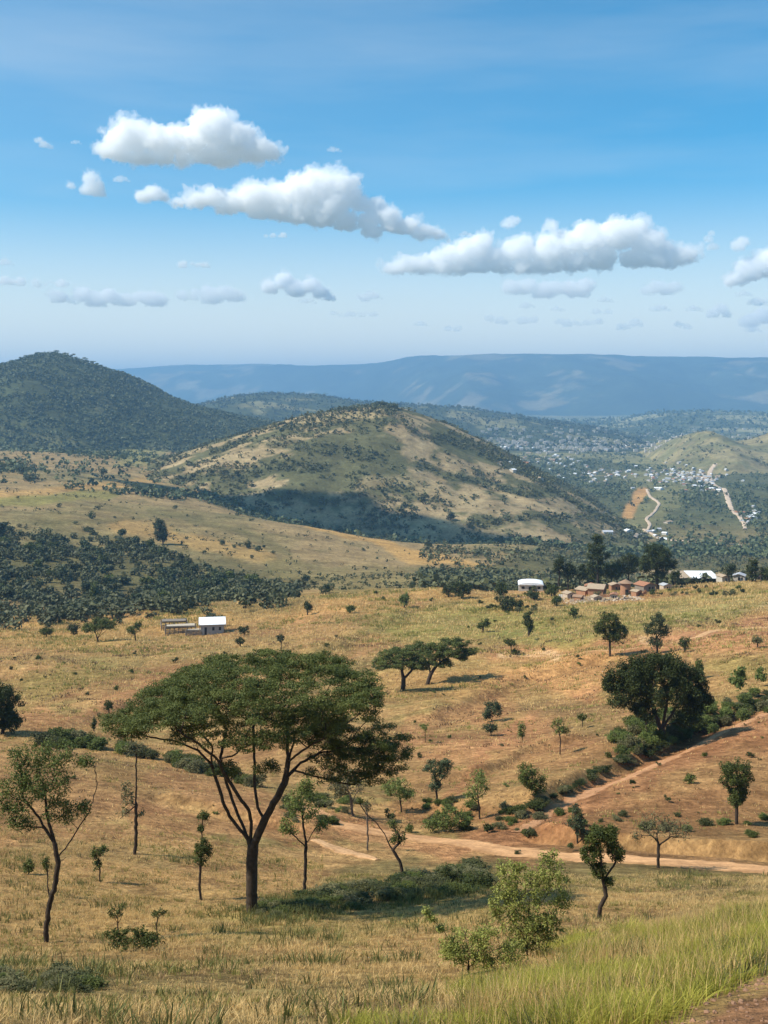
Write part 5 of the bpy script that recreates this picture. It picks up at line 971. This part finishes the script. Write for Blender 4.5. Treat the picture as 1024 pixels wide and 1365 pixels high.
# wooden pens and stacked sheets by the shed
def pen(px, Y, w, d, h, label, rz, n=9, fill=True):
    t = place('animal_pen', px, Y, label, 'animal pen', rz); k = Y/F; q = np.random.RandomState(int(px)); w *= k; d *= k; h *= k
    for (x0, y0, x1, y1) in ((-w/2, 0, w/2, 0), (w/2, 0, w/2, d), (w/2, d, -w/2, d), (-w/2, d, -w/2, 0)):
        b = bmesh.new(); L = math.hypot(x1-x0, y1-y0); m = max(3, int(L/1.2))
        for i in range(m):
            f = i/m; x, y = x0+(x1-x0)*f, y0+(y1-y0)*f; bx(b, x-.09, x+.09, y-.09, y+.09, -1, h*q.uniform(.8, 1.15))
        for z in (.3, .55, .8):
            for i in range(m):
                f0, f1 = i/m, (i+.98)/m; X0, Y0, X1, Y1 = x0+(x1-x0)*f0, y0+(y1-y0)*f0, x0+(x1-x0)*f1, y0+(y1-y0)*f1
                zz = h*z+q.uniform(-.06, .06); o_ = .11; vs = []
                nx, ny = -(Y1-Y0), (X1-X0); l = math.hypot(nx, ny); nx *= .04/l; ny *= .04/l
                p = [(X0-nx*3, Y0-ny*3), (X1-nx*3, Y1-ny*3), (X1-nx*5, Y1-ny*5), (X0-nx*5, Y0-ny*5)]
                lo = [b.verts.new((a, c, zz-o_)) for a, c in p]; hi = [b.verts.new((a, c, zz+o_)) for a, c in p]
                for f in ((lo[0], lo[1], hi[1], hi[0]), (lo[2], lo[3], hi[3], hi[2]), (hi[0], hi[1], hi[2], hi[3]), (lo[1], lo[2], hi[2], hi[1]), (lo[3], lo[0], hi[0], hi[3]), (lo[3], lo[2], lo[1], lo[0])): b.faces.new(f)
        bobj('rail', b, 'weathered_wood', t)
    b = bmesh.new(); bx(b, -w/2+.3, w/2-.3, d*.55, d-.3, h*.8, h*.95)
    for v in b.verts: v.co.z += q.uniform(-.12, .12)
    bobj('shelter_roof', b, 'pale_wood' if fill else 'weathered_wood', t)
pen(241, Ysd+4, 40, 36, 8, 'long low wooden pen with a pale plank top, beside the left wall of the shed', .18)
pen(233, Ysd+16, 34, 40, 8, 'dark low wooden pen set farther back, left of the shed', .22, fill=False)
pen(258, Ysd-1, 20, 18, 7, 'small low wooden pen with a pale lid, nearest the shed', .1)
# dome-roofed house
def vault(px, Y, w, d, h, rise, label, roof, wall, rz=0, cat='house', name='house', open_=False):
    t = place(name, px, Y, label, cat, rz); k = Y/F; w *= k; d *= k; h *= k; rise *= k
    b = bmesh.new(); bx(b, -w/2, w/2, 0, d, -1.5, h); bobj('wall', b, wall, t)
    n = 12; pr = [(-w/2*1.06*math.cos(PI*i/n), h+.02+rise*math.sin(PI*i/n)) for i in range(n+1)]
    b = bmesh.new(); prism(b, pr, -.5, d+.5); bobj('roof', b, roof, t)
    b = bmesh.new(); bx(b, -w*.1, w*.12, -.03, .3, -.3, h*.72); bobj('door', b, 'dark_open', t)
    for s in (-.33, .33):
        b = bmesh.new(); bx(b, w*s-w*.06, w*s+w*.06, -.03, .3, h*.35, h*.75); bobj('window', b, 'dark_open', t)
vault(708, 452, 32, 30, 8, 3.2, 'pale house with a low curved white roof, leftmost of the village buildings', 'white_metal', 'pale_wall', -.1)
# long shed
t = place('long_shed', 930, 452, 'long open-fronted shed with a broad white and tan sheet roof', 'shed', -.05); k = 452/F
w_, d_, h_ = 54*k, 44*k, 8*k
b = bmesh.new(); bx(b, -w_/2, w_/2, d_-.3, d_, -2, h_); bx(b, w_/2-.3, w_/2, 0, d_-.3, -2, h_); bobj('wall', b, 'grey_block', t)
def slab(name, x0, x1, mat, dz=0):
    b = bmesh.new(); prism(b, [(x0, 0), (x1, 0), (x1, .18), (x0, .18)], -.8, d_+.8)
    for v in b.verts: v.co.z += h_+dz+v.co.y*0.05+0.06*(v.co.x)/w_
    return bobj(name, b, mat, t)
slab('roof', -w_*.16, w_/2+.6, 'white_metal'); slab('roof', -w_/2-.8, -w_*.16-.01, 'tan_roof')
for i in range(6):
    b = bmesh.new(); x = -w_/2+w_*i/5; bx(b, x-.13, x+.13, .1, .36, -2, h_); bobj('post', b, 'weathered_wood', t)
b = bmesh.new(); bx(b, -w_/2+.5, w_/2-1, d_*.6, d_*.6+.2, -1, h_*.7); bobj('partition', b, 'weathered_wood', t)
# round terracotta hut with a cap roof
t = place('round_hut', 834, 404, 'round terracotta hut with a flat conical brown cap, beside the rubble walls', 'hut', 0); k = 404/F
b = bmesh.new(); bmesh.ops.create_cone(b, cap_ends=True, segments=20, radius1=7.2*k, radius2=6.8*k, depth=17*k+2, matrix=Matrix.Translation((0, 0, 8.5*k-1))); bobj('wall', b, 'terracotta', t)
b = bmesh.new(); bmesh.ops.create_cone(b, cap_ends=True, segments=20, radius1=10*k, radius2=.6*k, depth=4.5*k, matrix=Matrix.Translation((0, 0, 19.3*k))); bobj('roof', b, 'thatch', t)
b = bmesh.new(); bx(b, -1.8*k, 1.8*k, -7.6*k, -5*k, -.3, 9*k); bobj('door', b, 'dark_open', t)
def gable(px, Y, w, d, h, label, roof, wall, rz=0, group=None, rise=.3, name='house'):
    t = place(name, px, Y, label, 'house', rz, 0, group); k = Y/F; w *= k; d *= k; h *= k
    b = bmesh.new(); prism(b, [(-w/2, -1.5), (w/2, -1.5), (w/2, h), (0, h+w*rise*.5), (-w/2, h)], 0, d); bobj('wall', b, wall, t)
    b = bmesh.new(); o_ = w*.07; r = rise
    prism(b, [(-w/2-o_, h-o_*r+.03), (0, h+w*r*.5+.03), (w/2+o_, h-o_*r+.03), (w/2+o_, h-o_*r+.2), (0, h+w*r*.5+.22), (-w/2-o_, h-o_*r+.2)], -.5, d+.5); bobj('roof', b, roof, t)
    b = bmesh.new(); bx(b, -w*.08, w*.08, -.03, .3, -.3, h*.75); bobj('door', b, 'dark_open', t)
    b = bmesh.new(); bx(b, w*.22, w*.34, -.03, .3, h*.35, h*.75); bobj('window', b, 'dark_open', t)
    return t
gable(866, 410, 20, 18, 9, 'small dark-fronted hut with a rust red roof right of the terracotta hut', 'rust_roof', 'weathered_wood', .5)
gable(968, 446, 12, 14, 7, 'small pale house just right of the long shed', 'tan_roof', 'pale_wall', .3)
gable(985, 446, 15, 14, 7, 'grey-roofed house between the wide dark tree and the two-tier tree', 'grey_roof', 'pale_wall', -.4)
gable(946, 470, 14, 14, 10, 'pale house half hidden behind the roof of the long shed', 'tan_roof', 'white_wall', .2)
gable(806, 413, 26, 20, 9, 'low roofless-looking brick house with an orange tan roof behind the rubble', 'tan_roof', 'terracotta', 1.2)
gable(786, 415, 18, 16, 8, 'low orange-walled house at the left end of the rubble', 'tan_roof', 'terracotta', .7)
for i, (px, Y, w, d, h, rf, wl, rz, lb) in enumerate(((762, 398, 13, 12, 7, 'tan_roof', 'rubble', .4, 'small tan block house at the left end of the hut cluster, low down'), (776, 388, 11, 10, 6, 'thatch', 'terracotta', 1.0, 'tiny brown-roofed hut lowest in front of the orange-walled house'),
    (797, 384, 12, 10, 5, 'tan_roof', 'rubble', .2, 'tiny tan shed lowest in the middle of the rubble'), (818, 388, 10, 9, 6, 'rust_roof', 'rubble', -.3, 'tiny rust-roofed shed in front of the round hut'), (852, 396, 11, 9, 6, 'tan_roof', 'terracotta', .6, 'tiny tan-roofed hut between the round hut and the rust-roofed hut'),
    (822, 430, 14, 12, 9, 'tan_roof', 'terracotta', .1, 'orange house half hidden behind the round hut'), (788, 432, 16, 12, 9, 'rust_roof', 'pale_wall', -.2, 'rust-roofed house among the trees behind the orange-walled house'), (1012, 440, 12, 12, 7, 'tan_roof', 'pale_wall', .2, 'small tan-roofed house at the right edge'), (890, 420, 12, 10, 7, 'grey_roof', 'rubble', .3, 'small grey-roofed shed left of the long shed'))):
    gable(px, Y, w, d, h, lb, rf, wl, rz)
# rubble walls and heaps of blocks
def wall_line(px0, px1, Y0, Y1, h, label, mat, seed):
    q = np.random.RandomState(seed); x0, y0, z0 = atY(px0, Y0); x1, y1, z1 = atY(px1, Y1)
    L = math.hypot(x1-x0, y1-y0); n = max(6, int(L/.7)); b = bmesh.new(); an = math.atan2(y1-y0, x1-x0)
    for i in range(n):
        f = (i+.5)/n; X = L*f; hh = h*Y0/F*q.uniform(.35, 1.1)
        gx, gy = x0+(x1-x0)*f, y0+(y1-y0)*f; gz = float(H(gx, gy))-z0
        bx(b, X-L/n*.46, X+L/n*.46, -.22, .22, gz-.6, gz+hh*.55); 
        if q.rand() < .8: bx(b, X-L/n*.4, X+L/n*.35, -.19, .2, gz+hh*.55+.003, gz+hh)
    o = bobj('rubble_wall', b, mat); o.location = (x0, y0, z0); o.rotation_euler = (0, 0, an)
    tag(o, label, 'wall', 'broken walls around the huts', 'thing')
wall_line(756, 800, 400, 396, 6, 'broken low wall of pale blocks in front of the orange-walled house', 'rubble', 1)
wall_line(772, 824, 393, 391, 5, 'lowest broken block wall, in front of the brick house and the hut', 'rubble', 2)
wall_line(800, 826, 400, 399, 8, 'taller orange wall stub left of the round hut', 'terracotta', 3)
wall_line(745, 772, 404, 400, 5, 'broken block wall farthest left, under the trees', 'white_wall', 4)
wall_line(760, 792, 386, 384, 4, 'low tan yard wall lowest at the left of the rubble', 'rubble', 6)
wall_line(800, 846, 381, 384, 4, 'low tan yard wall lowest under the round hut', 'rubble', 7)
wall_line(842, 862, 398, 400, 6, 'low orange wall between the round hut and the rust-roofed hut', 'terracotta', 5)
q = np.random.RandomState(3)
def stones(name, n, fn, smin, smax, mat, label, cat, seed):
    q = np.random.RandomState(seed); b = bmesh.new()
    for i in range(n):
        x, y = fn(q); s = q.uniform(smin, smax); z = float(H(x, y)); r = bmesh.ops.create_icosphere(b, subdivisions=1, radius=s, matrix=Matrix.Translation((x, y, z+s*.2)))
        for v in r['verts']: v.co += Vector(q.normal(size=3))*s*.16; v.co.z = z+s*.2+(v.co.z-z-s*.2)*.65
    tag(bobj(name, b, mat), label, cat, kind='stuff')
stones('rubble', 420, lambda q: ((q.uniform(750, 850)-CX)/F*393, 393+q.uniform(-14, 12)), .18, .6, 'rubble', 'scattered blocks and rubble around the huts', 'rubble', 9)
# houses in the valley town
HM = []
for i, (rf, wl) in enumerate((('tin_roof', 'white_wall'), ('white_metal', 'white_wall'), ('tan_roof', 'pale_wall'), ('rust_roof', 'white_wall'), ('grey_roof', 'pale_wall'), ('white_metal', 'pale_wall'))):
    b = bmesh.new(); w, d, h, r = 1.0, (1.3, 1.0, 1.6, 1.1, 1.2, .8)[i], (.36, .45, .32, .4, .38, .5)[i], .34
    prism(b, [(-w/2, -.3), (w/2, -.3), (w/2, h), (0, h+r*.5), (-w/2, h)], -d/2, d/2); nf = len(b.faces)
    prism(b, [(-w*.56, h-.03), (0, h+r*.5+.012), (w*.56, h-.03), (w*.56, h+.02), (0, h+r*.5+.06), (-w*.56, h+.02)], -d*.56, d*.56)
    b.faces.ensure_lookup_table()
    for f in b.faces[nf:]: f.material_index = 1
    me = bpy.data.meshes.new('house'); bmesh.ops.recalc_face_normals(b, faces=b.faces); b.to_mesh(me); b.free(); me.materials.append(M[wl]); me.materials.append(M[rf]); HM.append(me)
kinds = ['with grey tin roof', 'with bright white roof', 'with tan roof', 'with rust red roof', 'with dull grey roof', 'with off-white roof']
q = np.random.RandomState(44); zones = [((905, 636), 60, 12, 105, 'in the main band of the valley town'), ((800, 632), 70, 14, 56, 'in the main band of the valley town'), ((945, 650), 20, 10, 22, 'by the upper end of the right valley road'), ((730, 614), 60, 9, 34, 'among the trees behind the round hill'), ((1003, 690), 18, 20, 16, 'at the right edge below the town'),
  ((860, 715), 50, 14, 12, 'among the scrub below the town'), ((760, 596), 90, 5, 30, 'in the far fields below the plateau')]
tot = 0
for (zx, zy), sx, sy, n, where in zones:
    for i in range(n):
        px, py = zx+q.normal()*sx*.55, zy+q.normal()*sy*.5
        if px < 655 or px > 1040: continue
        x, y, z = at(px, py, 1250, 7000)
        if z > -90: continue
        j = q.randint(6); s = q.uniform(5, 9)*(1 if y < 3200 else 1.3)
        o = obj('town_house', HM[j], None, (x, y, z)); o.rotation_euler = (0, 0, q.uniform(0, PI)); o.scale = (s, s, s*.9)
        tag(o, 'tiny house '+kinds[j]+', '+where, 'house', 'houses '+where); tot += 1
b = bmesh.new()
for i in range(460):
    px = q.uniform(640, 1040); py = q.choice([q.uniform(572, 606), q.uniform(587, 600)]); x, y, z = at(px, py, 3600, 9000); s = q.uniform(7, 14)
    bx(b, x-s*.5, x+s*.5, y-s*.6, y+s*.6, z-2, z+s*.55)
tag(bobj('far_town', b, 'pale_wall'), 'far pale houses of the town specking the plain below the plateau', 'town', kind='stuff')

# ------------------------------------------------------------------ grass
M['clumpleaf'] = mat_leaf('clump_weeds', (0.07, 0.08, 0.025), (0.20, 0.19, 0.06), 0.25)
def blades(name, X, Y, h, w, nb, mat, seed, spread=.12, lean=.45, label=None, seg=2, dz=0.0, tintf=None):
    """tufts at X,Y; nb tapering bent blades in each"""
    q = np.random.RandomState(seed); n = len(X); idx = np.repeat(np.arange(n), nb); N = len(idx)
    h = np.broadcast_to(h, (n,)); w = np.broadcast_to(w, (n,))
    a = q.uniform(0, 2*PI, N); r = spread*q.uniform(0, 1, N)**.5*h[idx]/.4; bx_ = X[idx]+np.cos(a)*r; by_ = Y[idx]+np.sin(a)*r; bz = base_h(bx_, by_)+dz
    hh = h[idx]*q.uniform(.55, 1.15, N); ww = w[idx]*q.uniform(.6, 1.3, N); la = a+q.normal(0, .8, N); le = lean*q.uniform(.1, 1, N)
    lx, ly = np.cos(la), np.sin(la); fa = q.uniform(0, 2*PI, N); wx, wy = np.cos(fa)*ww/2, np.sin(fa)*ww/2
    V = []
    for i in range(seg+1):
        f = i/seg; cx_ = bx_+lx*le*hh*f**1.8; cy_ = by_+ly*le*hh*f**1.8; cz_ = bz+hh*f*(1-.25*le*f)-.02; tp = (1-f**1.5)
        if i < seg: V += [np.stack([cx_-wx*tp, cy_-wy*tp, cz_], 1), np.stack([cx_+wx*tp, cy_+wy*tp, cz_], 1)]
        else: V += [np.stack([cx_-wx*.12, cy_-wy*.12, cz_], 1), np.stack([cx_+wx*.12, cy_+wy*.12, cz_], 1)]
    m = 2*(seg+1); V = np.stack(V, 1).reshape(-1, 3); i0 = np.arange(N)*m
    Fc = np.concatenate([np.stack([i0+2*s, i0+2*s+1, i0+2*s+3, i0+2*s+2], 1) for s in range(seg)])
    tc = (q.uniform(0, 1, n) if tintf is None else tintf(X, Y, q))[idx]*.65+q.uniform(0, 1, N)*.35
    return tag(obj(name, mesh_np(name, V, Fc, M[mat], {'tint': np.repeat(tc, m)}, smooth=False)), label, 'grass', kind='stuff')
def field(n, p0, p1, y0, y1, seed, test):
    q = np.random.RandomState(seed); Y = np.sqrt(q.uniform(y0*y0, y1*y1, n)); px = q.uniform(p0, p1, n); X = (px-CX)/F*Y
    Z = base_h(X, Y); py = YH-F*Z/Y; ok = test(X, Y, px, py, q.rand(n)); return X[ok], Y[ok]
def gline(px): return np.interp(px, [430, 500, 560, 640, 700, 760, 820, 880, 950, 1024, 1120], [1430, 1410, 1388, 1362, 1340, 1314, 1290, 1268, 1250, 1238, 1228])
def mound(px, py): return seg_dist(px, py, [(890, 1395), (960, 1350), (1010, 1325), (1080, 1300), (1100, 1400), (960, 1420)], 1.0) < 14
def inmound(px, py): return (py > np.interp(px, [860, 905, 960, 1024, 1100], [1400, 1362, 1335, 1302, 1280]))
X, Y = field(40000, 420, 1130, 11, 30, 601, lambda X, Y, px, py, r: (py > gline(px)-10+90*fbm(X/2.0, Y/2.0, 70, 4)) & ~inmound(px, py+8) & (Y < 29) & (r < .12+1.0*vnoise(X/.7, Y/.7, 71)))
blades('tall_grass', X, Y, np.clip(.24+.42*fbm(X/1.0, Y/1.0, 72, 3), .08, .5), .011, 8, 'greengrass', 602, .22, 1.15, 'tall bright green grass filling the lower right corner', 3, tintf=lambda X, Y, q: np.clip(.45+1.0*fbm(X/.9, Y/.9, 73, 3)+q.uniform(-.3, .3, len(X)), 0, 1))
X, Y = field(9000, 420, 1130, 11, 34, 603, lambda X, Y, px, py, r: (py > gline(px)-30) & ~inmound(px, py+8) & (r < .1+1.0*vnoise(X/1.6, Y/1.6, 86)))
X2, Y2 = field(9000, 420, 1130, 11, 32, 621, lambda X, Y, px, py, r: (py > gline(px)-24) & ~inmound(px, py+8) & (r < .02+.9*ss(.05, .4, fbm(X/1.3, Y/1.3, 87, 4))))
blades('weed_clumps', X2, Y2, .3, .02, 9, 'clumpleaf', 622, .25, 1.1, 'darker weeds growing in gaps of the bright green grass', 2)
blades('dry_stalks', X, Y, .5, .009, 4, 'drygrass', 604, .12, .5, 'pale dry stalks standing among the green grass', 3)
X, Y = field(30000, -60, 1090, 12, 72, 605, lambda X, Y, px, py, r: (py < gline(px)+12) & (r < .25+.95*vnoise(X/2.2, Y/2.2, 74)) & ~((py < 1165) & (py > 1085) & (px > 430)))
blades('dry_grass', X, Y, np.clip(.15+.16*fbm(X/3, Y/3, 75, 3), .06, .4), .014, 13, 'drygrass', 606, .34, 1.1, 'tangled dry tan grass over the near slope', 2)
X, Y = field(17000, -60, 1090, 12, 76, 607, lambda X, Y, px, py, r: (r < .05+.9*ss(-.1, .4, fbm(X/6, Y/4.5, 76, 4)+.15*ss(1240, 1300, py))) & ~inmound(px, py+8) & ~((py < 1165) & (py > 1085) & (px > 430)))
blades('weeds', X, Y, np.clip(.16+.16*fbm(X/2, Y/2, 77, 3), .06, .45), .02, 10, 'weeds', 608, .2, .7, 'dull green weeds and low growth in patches over the near slope', 2)
X, Y = field(4500, -60, 1090, 12, 60, 609, lambda X, Y, px, py, r: (r < .1+.9*ss(0, .4, fbm(X/3, Y/3, 78, 3))))
blades('dead_stems', X, Y, .2, .014, 8, 'litter', 610, .3, 1.0, 'brown dead stems and litter between the grass tufts', 2)
X, Y = field(9000, -60, 1090, 12, 70, 617, lambda X, Y, px, py, r: (r < .02+.5*ss(.12, .4, fbm(X/2.4, Y/2.4, 84, 4))) & ~inmound(px, py+8) & ~((py < 1165) & (py > 1085) & (px > 430)))
blades('weed_clumps', X, Y, np.clip(.15+.4*vnoise(X/1.5, Y/1.5, 85), .12, .6), .03, 12, 'clumpleaf', 618, .3, .7, 'darker green clumps of low weeds standing in the dry near slope', 2)
X, Y = field(16000, -60, 720, 14, 90, 623, lambda X, Y, px, py, r: ((seg_dist(px, py, [(340,1222),(480,1205),(640,1178)], 1.6) < 24+14*fbm(X/2, Y/2, 88, 3)) | (seg_dist(px, py, [(-40,1318),(110,1312)], 1.6) < 24+14*fbm(X/2, Y/2, 88, 3))))
blades('undergrowth', X, Y, np.clip(.32+.4*fbm(X/1.5, Y/1.5, 89, 3), .15, .7), .03, 9, 'clumpleaf', 624, .3, .7, 'olive undergrowth, partly stand-in shade, grown through the thicket and the lower left clump', 2)  # dark blades deepen both spots in place of cast shadow
def nr(px, py): return ~((py < 1165) & (py > 1105) & (px > 430))
X, Y = field(42000, -60, 1090, 66, 440, 611, lambda X, Y, px, py, r: nr(px, py) & (r < .15+.9*vnoise(X/7, Y/7, 79)))
kk = Y/F
blades('dry_grass', X, Y, np.clip(kk*3.2, .2, .8)*(.7+.6*vnoise(X/5, Y/5, 80)), kk*.9, 6, 'drygrass', 612, .5, .8, 'dry tussocks dotting the tan fields as far as the huts', 1)
X, Y = field(26000, -60, 1090, 60, 440, 613, lambda X, Y, px, py, r: nr(px, py) & (r < .9*ss(-.02, .4, fbm(X/16, Y/12, 81, 4)+.25*ss(980, 1080, py)*ss(500, 600, px))))
kk = Y/F
blades('weeds', X, Y, np.clip(kk*3.4, .2, .9)*(.6+.8*vnoise(X/5, Y/5, 82)), kk*1.2, 7, 'weeds', 614, .45, .8, 'low olive weeds in patches across the dry fields', 1)
X, Y = field(9000, -60, 1090, 62, 300, 615, lambda X, Y, px, py, r: nr(px, py) & (r < .9*ss(.0, .4, fbm(X/10, Y/8, 83, 4)+.2*ss(1000, 1080, py)*ss(600, 700, px))))
kk = Y/F
blades('dead_stems', X, Y, np.clip(kk*3, .2, .7), kk*1.3, 7, 'litter', 616, .6, 1.0, 'brown dead stems and low dry scrub on the red slopes', 1)
stones('clods', 520, lambda q: (lambda Y, px: ((px-CX)/F*Y, Y))(q.uniform(8.5, 14), q.uniform(880, 1120)), .008, .035, 'clod', 'loose earth clods on the bare bank at the lower right corner', 'earth clods', 21)
